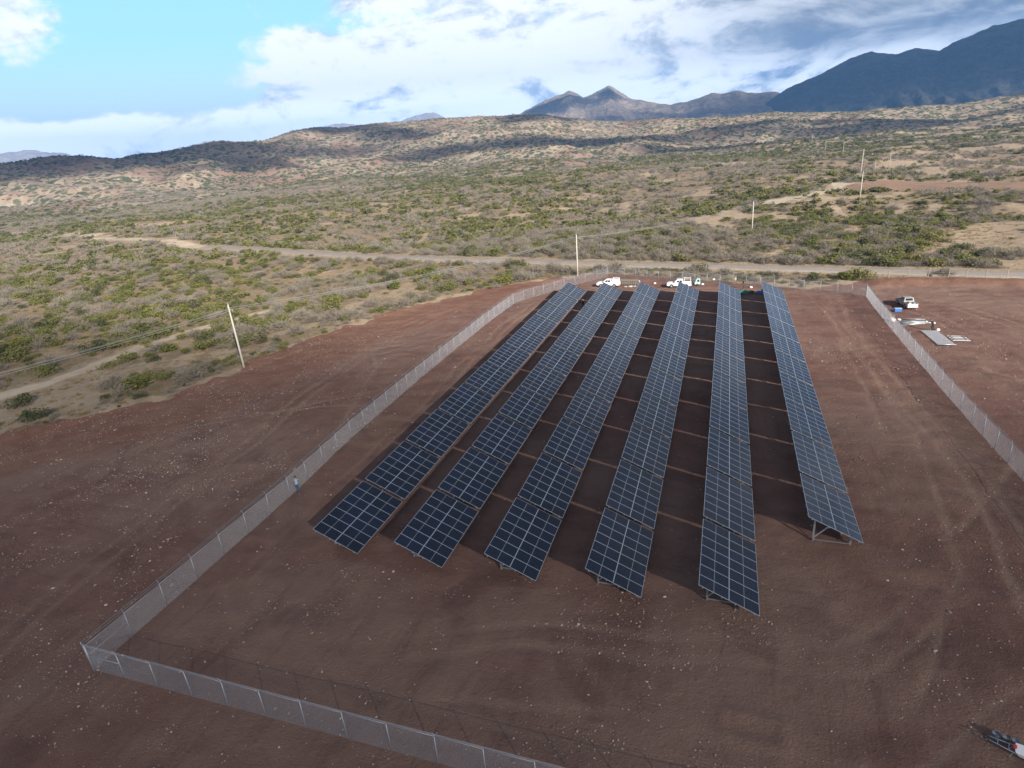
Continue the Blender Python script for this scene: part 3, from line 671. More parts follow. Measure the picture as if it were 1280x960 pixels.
for cell, r0, r1, smin, smax in [(3.15, 60, 330, .75, 2.7), (4.3, 330, 800, 1.0, 2.9), (6.8, 800, 1650, 1.4, 3.2)]:
    x, y, r = jitter(cell, r0, r1); cnt = len(x); o = openness(x, y); sd = poly_sd(x, y, SITE)
    hillb = sstep(820, 1250, r)
    clump = fbm(x, y, 17, 3, 140)
    keep = (RNG.random(cnt) > np.maximum(o*1.06, .0)) & (sd < -1.5) & (RNG.random(cnt) < .40+1.15*clump) & (RNG.random(cnt) > hillb*.25)
    x, y, r = x[keep], y[keep], r[keep]; nn = len(x)
    g1 = fbm(x, y, 60, 3, 150); g2 = fbm(x, y, 260, 2, 151); u = RNG.random(nn)
    green = np.clip(.46+1.9*(g1-.5)+1.5*(g2-.5)+.10*sstep(300, 900, r)+.26*sstep(-40, -60, x)*sstep(330, 200, r), .06, .85)
    kk = np.where(u < green*.68, 0, np.where(u < green*.84, 2, np.where(u < green, 3, np.where(u < .955, 1, 4))))
    s_ = smin+(smax-smin)*RNG.random(nn)**1.9; s_ = np.where(kk == 4, s_*.5, s_)
    s_ *= np.where((kk == 1), 1.12, 1.0)
    xs.append(x); ys.append(y); sc.append(s_); kd.append(kk)
for cell, r0, r1, prob in [(8.5, 60, 330, .62), (12., 330, 800, .55)]:
    x0, y0, r = jitter(cell, r0, r1); k = (RNG.random(len(x0)) < prob*(.35+1.3*fbm(x0, y0, 45, 3, 201))) & (openness(x0, y0) < .45); x0, y0 = x0[k], y0[k]
    cnt_ = RNG.integers(3, 9, len(x0)); rep_ = np.repeat(np.arange(len(x0)), cnt_); spread = RNG.uniform(1.1, 2.6, len(x0))[rep_]*(1 if r0 < 100 else 1.5)
    x = x0[rep_]+RNG.normal(0, 1, len(rep_))*spread; y = y0[rep_]+RNG.normal(0, 1, len(rep_))*spread
    g1 = fbm(x0, y0, 60, 3, 150); left_ = sstep(-38, -55, x0)*sstep(230, 130, np.hypot(x0-CX, y0-CY)); kc = np.where(RNG.random(len(x0)) < np.clip(.42+1.6*(g1-.5)+.3*left_, .1, .9), 0, 1)
    kk = kc[rep_]; u = RNG.random(len(kk)); kk = np.where((kk == 0) & (u > .72), 3, kk); kk = np.where((kk == 0) & (u < .13), 2, kk); kk = np.where((kk == 1) & (u < .10), 0, kk)
    k = poly_sd(x, y, SITE) < -1.5; xs.append(x[k]); ys.append(y[k]); kd.append(kk[k]); sc.append((1.0+1.9*RNG.random(k.sum())**1.5)*(1 if r0 < 100 else 1.15))
x = RNG.uniform(-60, 190, 2600); y = 119-.235*(x-3)+RNG.random(2600)**1.4*62; k = (openness(x, y) < .6) & (RNG.random(2600) < .35+.9*fbm(x, y, 14, 3, 211)); x, y = x[k], y[k]
xs.append(x); ys.append(y); kd.append(RNG.choice([1, 1, 1, 1, 1, 1, 0, 2], len(x))); sc.append(.9+1.7*RNG.random(len(x)))
# plants hugging the spoil along the edge of the cleared ground, and the strip between back fence and road
x = []; y = []
for (xa, ya), (xb, yb) in zip(SITE[2:18], SITE[3:19]):
    for _ in range(int(math.hypot(xb-xa, yb-ya)*2.6)):
        t = random.random(); nx2, ny2 = -(yb-ya), (xb-xa); L_ = math.hypot(nx2, ny2); off = random.uniform(.2, 7.5); x.append(xa+(xb-xa)*t+nx2/L_*off); y.append(ya+(yb-ya)*t+ny2/L_*off)
x, y = np.array(x), np.array(y); kp = seg_dist(x, y, ROAD) > 4.4; x, y = x[kp], y[kp]
xs.append(x); ys.append(y); sc.append(RNG.uniform(.4, 1.15, len(x))); kd.append(RNG.choice([0, 1, 1, 1, 4, 4, 2], len(x)))
xs, ys, sc, kd = map(np.concatenate, (xs, ys, sc, kd))
# the larger shrubs that stand out singly
BIG = [(-66.8, 19.0, 2.6, 2, 'large dark green shrub at the left picture edge above the soil'), (-57.6, 15.6, 1.9, 2, 'low dark green shrub right at the corner of the cleared soil, left edge'),
       (-58.3, 27.5, 2.7, 1, 'big grey-green twiggy shrub at the soil edge left of the leaning pole'), (-65.5, 44.5, 2.1, 0, 'round green shrub below the power wires left of the leaning pole'),
       (-58.6, 46.0, 2.6, 0, 'broad green shrub just left of the leaning pole'), (-62.5, 39.0, 1.5, 2, 'small dark shrub on the tan slope left of the leaning pole'),
       (-49.5, 49.5, 1.8, 2, 'isolated dark round shrub just beyond the leaning pole'), (-50.0, 72.8, 2.7, 0, 'bright green shrub by the soil edge right of the leaning pole'),
       (-53.2, 78.5, 2.4, 3, 'yellow-green shrub behind the bright green one near the soil edge'), (-45.0, 91, 2.4, 0, 'green shrub among grey scrub close to the far left soil edge'),
       (-60.5, 72.5, 2.6, 0, 'wide green shrub right of the leaning pole, away from the soil edge'), (-65, 63.5, 2.5, 0, 'green shrub straight above the top of the leaning pole'),
       (-38.5, 94, 2.6, 1, 'wide pale grey shrub between the soil edge and the gravel road'), (-51, 88, 2.7, 1, 'low grey shrub left of the green shrub near the far soil edge'),
       (28.2, 102.3, 2.5, 1, 'tall bare grey shrub behind the back fence between fence and road'), (67.5, 101.2, 2.2, 1, 'wide grey shrub just behind the old wire fence beside the red berm')]
for bx, by, bs, bk, _ in BIG:
    k = np.hypot(xs-bx, ys-by) > bs*.9+.6; xs, ys, sc, kd = xs[k], ys[k], sc[k], kd[k]
k = seg_dist(xs, ys, ROAD) > 4.0; xs, ys, sc, kd = xs[k], ys[k], sc[k], kd[k]
zs = ground_h(xs, ys)
vis, wd_, px_, py_ = visible(xs, ys, zs+sc*.5, 40)
xs, ys, zs, sc, kd, wd_, px_, py_ = [q_[vis] for q_ in (xs, ys, zs, sc, kd, wd_, px_, py_)]
onscreen = (px_ > 4) & (px_ < 1276) & (py_ > 4); rank = np.where(onscreen, sc/wd_, 0); order = np.argsort(-rank); NI = 280
def shrub(x, y, s, k, label, group, i):
    z = gz(x, y); t = empty('shrub', (x, y, z-.03), random.uniform(0, 6.28), label, 'shrub', group); fl = random.uniform(.72, .98)
    t.scale = (s, s*random.uniform(.85, 1.15), s*fl)
    inst('crown', KINDS[k][1][i % len(KINDS[k][1])], t); inst('stem', STEMS[i % 3], t)
for i, (bx, by, bs, bk, lb) in enumerate(BIG): shrub(bx, by, bs, bk, lb, 'desert shrubs near the cleared ground', i)
def nth(i): return f"{i}{'th' if 10 < i % 100 < 14 else {1: 'st', 2: 'nd', 3: 'rd'}.get(i % 10, 'th')}"
named = {}
for i, q_ in enumerate(order[:NI]):
    x, y, k = float(xs[q_]), float(ys[q_]), int(kd[q_]); rdv = 115-(x-3)*.235; sdv = float(poly_sd(np.array([x]), np.array([y]), SITE)[0])
    if y > rdv: zone = 'beyond the gravel road'
    elif x > 4: zone = 'between back fence and road'
    elif sdv > -9: zone = 'by the soil edge'
    elif x < -45 and y < 38+(-42-x)*1.2: zone = 'on the slope left of the leaning pole'
    else: zone = 'between soil edge and road'
    named.setdefault((k, zone), []).append((float(px_[q_]), q_))
for (k, zone), lst in named.items():
    for i, (_, q_) in enumerate(sorted(lst)):
        shrub(float(xs[q_]), float(ys[q_]), float(sc[q_]), k, f'large {KINDS[k][0]} shrub {zone}, {nth(i+1)} from the left', f'large {KINDS[k][0]} shrubs {zone}', i+k)
def scatter(name, pts, idx, scl, rot, meshes, mats=None, label=None):
    me = bpy.data.meshes.new(name); me.from_pydata([tuple(p) for p in pts], [], [])
    for k, ty, v in (('pick', 'INT', idx), ('turn', 'FLOAT', rot)):
        at = me.attributes.new(k, ty, 'POINT'); at.data.foreach_set('value', np.asarray(v, np.int32 if ty == 'INT' else np.float32))
    at = me.attributes.new('size', 'FLOAT_VECTOR', 'POINT'); at.data.foreach_set('vector', np.asarray(scl, np.float32).reshape(-1))
    o = link(bpy.data.objects.new(name, me)); cc = bpy.data.collections.new(name+'_sources')
    for i, s_ in enumerate(meshes):
        cc.objects.link(bpy.data.objects.new(f'{name}_{i:02d}', s_))
    ng = bpy.data.node_groups.new(name, 'GeometryNodeTree'); ng.interface.new_socket('Geometry', in_out='INPUT', socket_type='NodeSocketGeometry'); ng.interface.new_socket('Geometry', in_out='OUTPUT', socket_type='NodeSocketGeometry')
    N = ng.nodes; gi, go = N.new('NodeGroupInput'), N.new('NodeGroupOutput'); ip = N.new('GeometryNodeInstanceOnPoints'); ci = N.new('GeometryNodeCollectionInfo')
    ci.inputs['Collection'].default_value = cc; ci.inputs['Separate Children'].default_value = True; ci.inputs['Reset Children'].default_value = True
    def na(nm, ty): q_ = N.new('GeometryNodeInputNamedAttribute'); q_.data_type = ty; q_.inputs[0].default_value = nm; return q_.outputs[0]
    cx_ = N.new('ShaderNodeCombineXYZ'); K = ng.links.new
    K(gi.outputs[0], ip.inputs['Points']); K(ci.outputs[0], ip.inputs['Instance']); ip.inputs['Pick Instance'].default_value = True
    K(na('pick', 'INT'), ip.inputs['Instance Index']); K(na('turn', 'FLOAT'), cx_.inputs[2]); K(cx_.outputs[0], ip.inputs['Rotation']); K(na('size', 'FLOAT_VECTOR'), ip.inputs['Scale'])
    K(ip.outputs[0], go.inputs[0]); md = o.modifiers.new('scatter', 'NODES'); md.node_group = ng
    return tag(o, label, None, None, 'stuff')
rest = order[NI:]; fl_meshes = []; starts = []
for k in range(5): starts.append(len(fl_meshes)); fl_meshes += LOW[k]+KINDS[k][1]
dist = wd_[rest]; kr = kd[rest]; idx = np.zeros(len(rest), int)
for k in range(5):
    nl, nh = len(LOW[k]), len(KINDS[k][1]); sel = kr == k
    idx[sel] = np.where(dist[sel] > 210, starts[k]+RNG.integers(0, nl, sel.sum()), starts[k]+nl+RNG.integers(0, nh, sel.sum()))
s_ = sc[rest]; scl = np.stack([s_, s_*RNG.uniform(.8, 1.2, len(s_)), s_*RNG.uniform(.6, .95, len(s_))], -1)
scatter('scrub_vegetation', np.stack([xs[rest], ys[rest], zs[rest]-.05], -1), idx, scl, RNG.uniform(0, 6.28, len(rest)), fl_meshes, label='low desert scrub covering the plain and hills')
# dry grass tufts on open scrubland close by
def tuft(seed):
    rng = np.random.default_rng(seed); v = []; f = []
    for _ in range(34):
        t = rng.uniform(0, 6.283); b0 = np.array([rng.normal(0, .35), rng.normal(0, .35), 0]); tip = b0+np.array([math.cos(t)*.25, math.sin(t)*.25, rng.uniform(.3, .8)]); q_ = np.array([-math.sin(t), math.cos(t), 0])*.035
        k = len(v); v += [b0-q_, b0+q_, tip]; f.append((k, k+1, k+2))
    return mesh_np('grass_tuft', v, f, m_dry, False)
x, y, r = sample(16000, 62, 210, .6); k = (poly_sd(x, y, SITE) < -.6) & (seg_dist(x, y, ROAD) > 3.6) & (seg_dist(x, y, SANDS[0][0]) > 2.6) & (RNG.random(len(x)) < .35+.9*fbm(x, y, 12, 2, 160)); x, y = x[k], y[k]
s_ = RNG.uniform(.25, .75, len(x)); scatter('dry_grass', np.stack([x, y, base_h(x, y)], -1), RNG.integers(0, 3, len(x)), np.stack([s_]*3, -1), RNG.uniform(0, 6.28, len(x)), [tuft(i) for i in range(3)], label='dry straw grass tufts between the shrubs')

# ------------------------------------------------------------------ loose stones on the soil
def stone(seed):
    bm = bmesh.new(); bmesh.ops.create_icosphere(bm, subdivisions=1, radius=.5); rng = np.random.default_rng(seed)
    for v in bm.verts: v.co *= rng.uniform(.7, 1.15); v.co.z *= .62; v.co.x *= 1.2
    me = bpy.data.meshes.new('stone'); bm.to_mesh(me); bm.free(); me.materials.append(m_stone); return me
m_stone, n = material('pale_stone'); r_ = n.rnd(); c = n.mix(r_, (.22, .15, .125), (.48, .41, .36)); n.out(n.principled(c, .9, 0, .2))
cand = 430000; x = RNG.uniform(-62, 84, cand); y = RNG.uniform(-19, 98, cand)
vis, wd2, _, _ = visible(x, y, np.zeros(cand), 10); sd = poly_sd(x, y, SITE)
wr = seg_dist(x, y, [(-46, -20), (-38, -8), (-36, -2.5), (-34.8, 1.2), (-32.7, 3.9), (-29.2, 7.5), (-27.3, 12.1), (-26.4, 15)]); sl2 = seg_dist(x, y, [(-44.8, 22.5), (-42.6, 25.9), (-42, 30.4), (-41, 36), (-37.7, 50.8), (-33.1, 64.9)])
leftside = sstep(-8, -16, x)*sstep(60, 22, y)
dens = .05+.22*sstep(.47, .66, fbm(x, y, 7, 3, 180))+.30*sstep(.56, .70, fbm(x, y, 2.6, 2, 182))*sstep(40, 0, y)+leftside*.25*sstep(.4, .6, fbm(x, y, 5, 3, 184))+.8*sstep(1.8, .3, wr+(fbm(x, y, 2, 2, 186)-.5)*1.5)+.45*sstep(5, .5, wr)*(wr < 6)*fbm(x, y, 2, 2, 187)+.7*sstep(.9, .2, sl2+(fbm(x, y, 2, 2, 188)-.5))
dens = dens*sstep(95, 40, y)+.035
under = (x > -6) & (x < 39) & (y > 1) & (y < 86); dens = np.where(under, dens*.25, dens)
k = vis & (sd > -2.5) & (RNG.random(cand) < dens); x, y = x[k], y[k]; s_ = np.clip(np.exp(RNG.normal(-2.98, .52, len(x))), .025, .24)
scatter('stones', np.stack([x, y, base_h(x, y)+.01], -1), RNG.integers(0, 5, len(x)), np.stack([s_]*3, -1)*RNG.uniform(.7, 1.25, (len(x), 3)), RNG.uniform(0, 6.28, len(x)), [stone(i) for i in range(5)], label='pale loose stones strewn over the cleared soil')

# ------------------------------------------------------------------ utility poles and wires
m_pole = simple('pale_pole_concrete', (.46, .43, .38), .85, 0, .15); m_poleD = simple('weathered_pole', (.33, .29, .24), .9, 0, .2); m_insul = simple('porcelain', (.32, .30, .30), .3, 0, .1)
m_wire = simple('aluminium_wire', (.42, .42, .43), .45, .5, .05)
def pole(x, y, h, label, arm=1.8, arm_dir=0., lean=(0, 0), mat=None, tall=.0, arms=1, r=.16):
    z = gz(x, y); t = empty('utility_pole', (x, y, z), arm_dir, label, 'utility pole', 'utility poles of the power line'); t.rotation_euler = (lean[0], lean[1], arm_dir)
    g = MB(); g.tube([(0, 0, -.6), (0, 0, h*.5), (0, 0, h)], [r, r*.82, r*.6], 10); g.obj('shaft', [mat or m_pole], t, True)
    for a in range(arms):
        za = h-.85-a*.9; g = MB(); g.box(-arm/2, arm/2, .09, .21, za-.08, za+.08); c = g.obj('crossarm', [m_poleD], t)
        for ix in (-arm/2+.08, -arm*.18, arm/2-.08):
            g = MB(); g.cyl((ix, .14, za+.06), .05, .12, 8); g.cyl((ix, .14, za+.18), .08, .07, 8, r2=.05); g.obj('insulator', [m_insul], c, True)
        for sgn in (-1, 1):
            g = MB(); g.bar((sgn*arm*.32, .10, za-.05), (0, .12, za-.62), .04, .03); g.obj('arm_brace', [m_steel], t)
    g = MB(); g.cyl((0, 0, h), .04, .22, 8); g.cyl((0, 0, h+.2), .075, .10, 8, r2=.05); g.obj('top_insulator', [m_insul], t, True)
    return t
PL = [(-42.4, 37.6, 10.0), (-3.83, 102.5, 9.4), (35.3, 163.3, 8.8), (73.7, 224.8, 10.0), (88.7, 313.7, 12.5), (105.2, 369.6, 6.5), (115.8, 387.8, 9.5), (112.1, 526.9, 11), (111.9, 625.6, 10), (110.2, 717, 9)]
PLAB = ['pale leaning utility pole at the left edge of the red soil, wires running left', 'pale utility pole with crossarm behind the far end of the left fence', 'thin pale utility pole standing in grey scrub right of the picture centre',
        'pale utility pole before the sandy patch beside the red field', 'tall utility pole behind the one beside the red field, wide crossarm', 'short distant utility pole right of the tall one', 'thin distant utility pole, rightmost of the line',
        'far tiny utility pole left of the tall pole', 'very far tiny utility pole, second in the row toward the hills', 'farthest tiny utility pole nearest the dark hill shadow']
line_dir = math.atan2(PL[1][1]-PL[0][1], PL[1][0]-PL[0][0])-math.pi/2
for i, ((x, y, h), lb) in enumerate(zip(PL, PLAB)):
    pole(x, y, h, lb, 2.3 if i != 4 else 3.4, line_dir+random.gauss(0, .05), (random.gauss(0, .008), random.gauss(0, .008)), m_pole if i < 5 else m_poleD, r=.17 if i < 5 else .2)
def wire(a, b, sag, label, r=.016):
    a, b = Vector(a), Vector(b); g = MB(); pts = [a.lerp(b, t/16)-Vector((0, 0, sag*4*(t/16)*(1-t/16))) for t in range(17)]
    o = g.tube(pts, r, 4).obj('power_wire', [m_wire]); return tag(o, label, 'wire', 'power wires strung between poles')
prev = Vector((-42.4, 37.6, 0)); out = Vector((-80, -32, 0)); ac = Vector((math.cos(line_dir), math.sin(line_dir), 0)); WN = ['outer', 'middle', 'inner']
for i, o_ in enumerate((-.85, -.3, .85)):
    hh = 9.4 if o_ else 10.
    wire(prev+ac*o_+Vector((0, 0, 9.38)), out+ac*o_+Vector((0, 0, 9.3)), 1.6, f'{WN[i]} power wire running left from the leaning pole over the scrub', .02)
    for j in (0, 1, 2):
        A_, B_ = PL[j], PL[j+1]; za, zb = gz(A_[0], A_[1])+A_[2]-.62, gz(B_[0], B_[1])+B_[2]-.62
        wire(Vector((A_[0], A_[1], za))+ac*o_, Vector((B_[0], B_[1], zb))+ac*o_, 1.2, f'{WN[i]} power wire of span {["from the leaning pole to the pole behind the left fence", "from the fence pole to the scrub pole", "from the scrub pole to the field pole"][j]}', .018)

# ------------------------------------------------------------------ pickups
m_white = simple('white_car_paint', (.78, .79, .80), .25, 0, .03, spec=.5); m_tan = simple('dusty_silver_paint', (.30, .29, .28), .35, .2, .1)
m_black = simple('black_plastic', (.02, .02, .022), .6, 0, .1); m_tyre = simple('tyre_rubber', (.022, .021, .021), .85, 0, .15); m_carglass = simple('car_glass', (.012, .015, .018), .06, 0, .02, spec=.6)
m_rim = simple('steel_rim', (.45, .46, .47), .35, .6, .05); m_red = simple('red_lens', (.45, .02, .02), .3); m_lamp = simple('clear_lens', (.7, .72, .75), .15); m_bed = simple('bed_liner', (.04, .04, .043), .8)
def arch(cx, r, z, a0, a1, n=7): return [(cx+r*math.cos(R(a0+(a1-a0)*i/n)), z+r*math.sin(R(a0+(a1-a0)*i/n))) for i in range(n+1)]
def pickup(name, loc, heading, label, paint, cap=False, rack=True, cat='pickup truck'):
    t = empty(name, loc, heading, label, cat, 'pickups on the site')
    w2 = .90; zb = .46; t.scale = (.89, .89, .89)
    prof = [(2.62, .50), (2.66, .82), (2.56, 1.0), (2.3, 1.06), (1.25, 1.14), (-.98, 1.14), (-.98, zb)]+arch(-1.62, .46, .40, 8, 172)[:0]+[(1.14, zb)]+arch(1.62, .47, .40, 172, 8)+[(2.1, zb)]
    MB().prism(prof, -w2, w2).obj('body', [paint], t, bevel=.04)
    # bed: floor, sides with wheel arch, front board
    bedm = MB(); side = [(-1.0, 1.12), (-2.66, 1.12), (-2.66, .50), (-2.1, zb)]+arch(-1.62, .47, .40, 8, 172)[::-1]+[(-1.0, zb)]
    bedm.prism(side, -w2, -w2+.07); bedm.prism(side, w2-.07, w2); bedm.box(-1.06, -1.0, -w2+.07, w2-.07, .62, 1.12); bd = bedm.obj('bed', [paint], t, bevel=.015)
    MB().box(-2.62, -1.06, -w2+.075, w2-.075, .62, .68).obj('bed_floor', [m_bed], bd)
    tg = MB().box(-2.70, -2.63, -w2+.08, w2-.08, .60, 1.11).obj('tailgate', [paint], t, bevel=.015)
    MB().box(-2.73, -2.70, -.12, .12, .94, 1.02).obj('handle', [m_black], tg)
    # cab
    lo = [(1.28, .86), (-.95, .86)]; z0, z1 = 1.14, 1.80
    V = [(1.28, -.86, z0), (-.96, -.86, z0), (-.96, .86, z0), (1.28, .86, z0), (.46, -.70, z1), (-.80, -.70, z1), (-.80, .70, z1), (.46, .70, z1)]
    MB().add(V, [(3, 2, 1, 0), (4, 5, 6, 7), (0, 1, 5, 4), (1, 2, 6, 5), (2, 3, 7, 6), (3, 0, 4, 7)]).obj('cab', [paint], t, bevel=.05)
    def pane(nm, quad, u0, u1, v0, v1):
        a, b, c, d = [Vector(q_) for q_ in quad]; f = lambda u, v: (a.lerp(b, u)).lerp(d.lerp(c, u), v); nr = (b-a).cross(d-a).normalized()
        ctr = Vector((.1, 0, 1.4));  nr = nr if nr.dot(a-ctr) > 0 else -nr
        pts = [f(u0, v0), f(u1, v0), f(u1, v1), f(u0, v1)]; MB().add([p_+nr*.012 for p_ in pts]+[p_-nr*.02 for p_ in pts], [(0, 1, 2, 3), (7, 6, 5, 4), (0, 4, 5, 1), (1, 5, 6, 2), (2, 6, 7, 3), (3, 7, 4, 0)]).obj(nm, [m_carglass], t)
    pane('windshield', [V[3], V[0], V[4], V[7]], .07, .93, .12, .90); pane('rear_window', [V[1], V[2], V[6], V[5]], .12, .88, .2, .85)
    for q_ in ([V[0], V[1], V[5], V[4]], [V[3], V[2], V[6], V[7]]):
        pane('side_window', q_, .20, .51, .14, .84); pane('side_window', q_, .56, .88, .14, .84)
    for sg in (-1, 1):
        for x0, x1 in ((-.05, .95), (-.93, -.10)):
            d = MB().box(x0, x1, sg*w2-(.012 if sg < 0 else -.0), sg*w2+(.012 if sg > 0 else 0), .52, 1.10).obj('door', [paint], t, bevel=.008)
            MB().box(x0+.06, x0+.24, sg*(w2+.012), sg*(w2+.04), .98, 1.02).obj('door_handle', [m_black], d)
        MB().box(.92, 1.06, sg*.90, sg*1.10, 1.18, 1.36).obj('mirror', [m_black], t, bevel=.02)
        MB().box(2.58, 2.70, sg*.56-.2, sg*.56+.2, .80, .96).obj('headlight', [m_lamp], t, bevel=.02)
        MB().box(-2.72, -2.64, sg*.86-.05, sg*.86+.05, .70, 1.04).obj('tail_light', [m_red], t)
    MB().box(2.60, 2.78, -.88, .88, .42, .62).obj('front_bumper', [m_black], t, bevel=.03); MB().box(-2.86, -2.70, -.88, .88, .44, .58).obj('rear_bumper', [m_rim], t, bevel=.02); MB().box(2.63, 2.68, -.45, .45, .66, .94).obj('grille', [m_black], t)
    for wx in (1.62, -1.62):
        for sg in (-1, 1):
            y0 = sg*.80-.13; tw = MB(); tw.tube([(wx, y0, .39), (wx, y0+.04, .39), (wx, y0+.22, .39), (wx, y0+.26, .39)], [.33, .39, .39, .33], 18); wo_ = tw.obj('wheel', [m_tyre], t, False)
            MB().cyl((wx, y0+.25 if sg > 0 else y0-.01, .39), .22, .025, 12, 'y').obj('rim', [m_rim], wo_)
    if cap: 
        c_ = MB().add([(-1.04, -.86, 1.13), (-2.6, -.86, 1.13), (-2.6, .86, 1.13), (-1.04, .86, 1.13), (-1.06, -.74, 1.78), (-2.5, -.74, 1.78), (-2.5, .74, 1.78), (-1.06, .74, 1.78)], [(3, 2, 1, 0), (4, 5, 6, 7), (0, 1, 5, 4), (1, 2, 6, 5), (2, 3, 7, 6), (3, 0, 4, 7)]).obj('bed_canopy', [paint], t, bevel=.05)
    if rack:
        g = MB(); zt = 1.95
        for x_ in (-1.15, -2.5):
            for sg in (-1, 1): g.bar((x_, sg*.84, 1.1), (x_, sg*.80, zt), .06, .06)
            g.bar((x_, -.84, zt), (x_, .84, zt), .06, .05)
        for sg in (-1, 1): g.bar((-2.6, sg*.80, zt+.05), (-.9, sg*.80, zt+.05), .05, .05)
        for k_ in range(4): g.bar((-1.3-.3*k_, -.8, zt+.05), (-1.3-.3*k_, .8, zt+.05), .035, .03)
        g.obj('ladder_rack', [paint], t)
    return t
pickup('pickup', (4.9, 93.2, gz(4.9, 93.2)+.0), R(180-4), 'white pickup with covered bed parked behind the second row, left of the frames', m_white, True, True)
pickup('pickup', (19.4, 92.6, gz(19.4, 92.6)), R(180+2), 'white double cab pickup with ladder rack parked behind the fourth row', m_white, False, True)
pickup('pickup', (56.2, 78.6, gz(56.2, 78.6)), R(98), 'dusty silver pickup with a loaded bed, pale tailgate facing us, outside the right fence', m_tan, False, False)
MB().box(-.70, .70, 0, .03, .02, .42).obj('tailgate_panel', [m_white]).matrix_world = Matrix.Translation((56.2-math.cos(R(98))*2.42, 78.6-math.sin(R(98))*2.42, gz(56, 76)+.55))@Matrix.Rotation(R(8), 4, 'Z')
tp = bpy.data.objects['tailgate_panel']; tag(tp, 'pale white board across the tailgate of the silver pickup', 'board')

# ------------------------------------------------------------------ people
m_skin = simple('skin', (.30, .17, .11), .6); m_hair = simple('dark_hair', (.012, .010, .009), .6); m_boot = simple('work_boot', (.05, .035, .025), .8)
def person(loc, heading, label, shirt, trousers, pose='stand', hat=None):
    """one skinned figure; joints in metres, facing +x"""
    bend = .55 if pose == 'bend' else .06
    hip = Vector((0, 0, .90)); sp_ = Vector((math.sin(bend), 0, math.cos(bend)))
    J = {}; E_ = []; RAD = {}; MAT = {}
    def jn(nm, p, r, m_, par=None): J[nm] = Vector(p); RAD[nm] = r; MAT[nm] = m_; (E_.append((par, nm)) if par else None)
    jn('pel', hip, (.150, .105), 1); jn('bel', hip+sp_*.16, (.140, .100), 0, 'pel'); jn('chest', hip+sp_*.38, (.165, .115), 0, 'bel'); jn('neck0', hip+sp_*.53, (.075, .070), 0, 'chest')
    nd = (sp_+Vector((.1 if pose == 'stand' else .5, 0, .35))).normalized(); nk = hip+sp_*.53
    jn('neck1', nk+nd*.07, (.052, .052), 2, 'neck0'); jn('jaw', nk+nd*.13+Vector((.015, 0, 0)), (.072, .066), 2, 'neck1'); jn('brow', nk+nd*.22, (.092, .078), 2, 'jaw'); jn('crown', nk+nd*.30, (.055, .05), 2, 'brow')
    for s_, k in ((1, 'l'), (-1, 'r')):
        sh = hip+sp_*.49+Vector((0, s_*.19, 0)); jn('sh'+k, sh, (.068, .066), 0, 'neck0')
        reach = Vector((.32, s_*.05, -.12)) if pose in ('bend', 'work') else Vector((.04, s_*.05, -.28)); fore = Vector((.22, -s_*.05, .02)) if pose in ('bend', 'work') else Vector((.08, s_*.01, -.25))
        el_ = sh+reach.normalized()*.29; jn('el'+k, el_, (.048, .046), 0, 'sh'+k); wr_ = el_+fore.normalized()*.25; jn('wr'+k, wr_, (.032, .030), 2, 'el'+k)
        fd = fore.normalized(); jn('hand'+k, wr_+fd*.09, (.040, .022), 2, 'wr'+k)
        st_ = .10 if pose != 'walk' else .10; kx = .05 if s_ > 0 else -.02
        jn('hip'+k, hip+Vector((0, s_*.095, -.05)), (.098, .098), 1, 'pel'); jn('kn'+k, Vector((kx+.03, s_*.105, .49)), (.064, .064), 1, 'hip'+k); jn('an'+k, Vector((kx-.02, s_*st_*1.1, .10)), (.046, .046), 1, 'kn'+k)
        jn('heel'+k, Vector((kx-.03, s_*st_*1.1, .045)), (.044, .042), 3, 'an'+k); jn('toe'+k, Vector((kx+.16, s_*st_*1.2, .035)), (.040, .030), 3, 'heel'+k)
        for q_ in range(5):
            off = (q_-1.5)*.019; ln = (.052, .062, .068, .060, .046)[q_]; side_ = Vector((0, 1, 0)) if abs(fd.y) < .9 else Vector((1, 0, 0))
            dr = (fd+Vector((0, 0, -.25))).normalized() if q_ else (fd*.5+side_*s_*-.8).normalized()
            b0 = wr_+fd*(.10 if q_ else .05)+side_*(off if q_ else -s_*.035); jn(f'f{q_}a{k}', b0+dr*ln*.5, (.0095, .0095), 2, 'hand'+k); jn(f'f{q_}b{k}', b0+dr*ln+Vector((0, 0, -.012)), (.0075, .0075), 2, f'f{q_}a{k}')
    names = list(J); ix = {k: i for i, k in enumerate(names)}
    me = bpy.data.meshes.new('person'); me.from_pydata([J[k] for k in names], [(ix[a], ix[b]) for a, b in E_], [])
    tmp = bpy.data.objects.new('person_tmp', me); COL.objects.link(tmp); sk_ = tmp.modifiers.new('skin', 'SKIN')
    for i, k in enumerate(names): me.skin_vertices[0].data[i].radius = RAD[k]; me.skin_vertices[0].data[i].use_root = (k == 'pel')
    sk_.use_smooth_shade = True; sd_ = tmp.modifiers.new('sub', 'SUBSURF'); sd_.levels = sd_.render_levels = 1
    dg = bpy.context.evaluated_depsgraph_get(); body = bpy.data.meshes.new_from_object(tmp.evaluated_get(dg)); bpy.data.objects.remove(tmp)
    body.materials.clear()
    for m_ in (shirt, trousers, m_skin, m_boot): body.materials.append(m_)
    segs = [(J[a], J[b], MAT[b]) for a, b in E_]
    for p_ in body.polygons:
        c_ = p_.center; best = 9; mi = 0
        for a, b, m_ in segs:
            d_ = b-a; t_ = max(0, min(1, (c_-a).dot(d_)/max(d_.length_squared, 1e-9))); q_ = (c_-a-d_*t_).length
            if q_ < best: best = q_; mi = m_
        p_.material_index = mi; p_.use_smooth = True
    o = inst('person', body, None, loc, (0, 0, heading)); tag(o, label, 'person')
    hc = J['brow']+nd*.02; g = MB()
    for z_, rr in ((.0, .098), (.045, .094), (.085, .072), (.108, .03)): pass
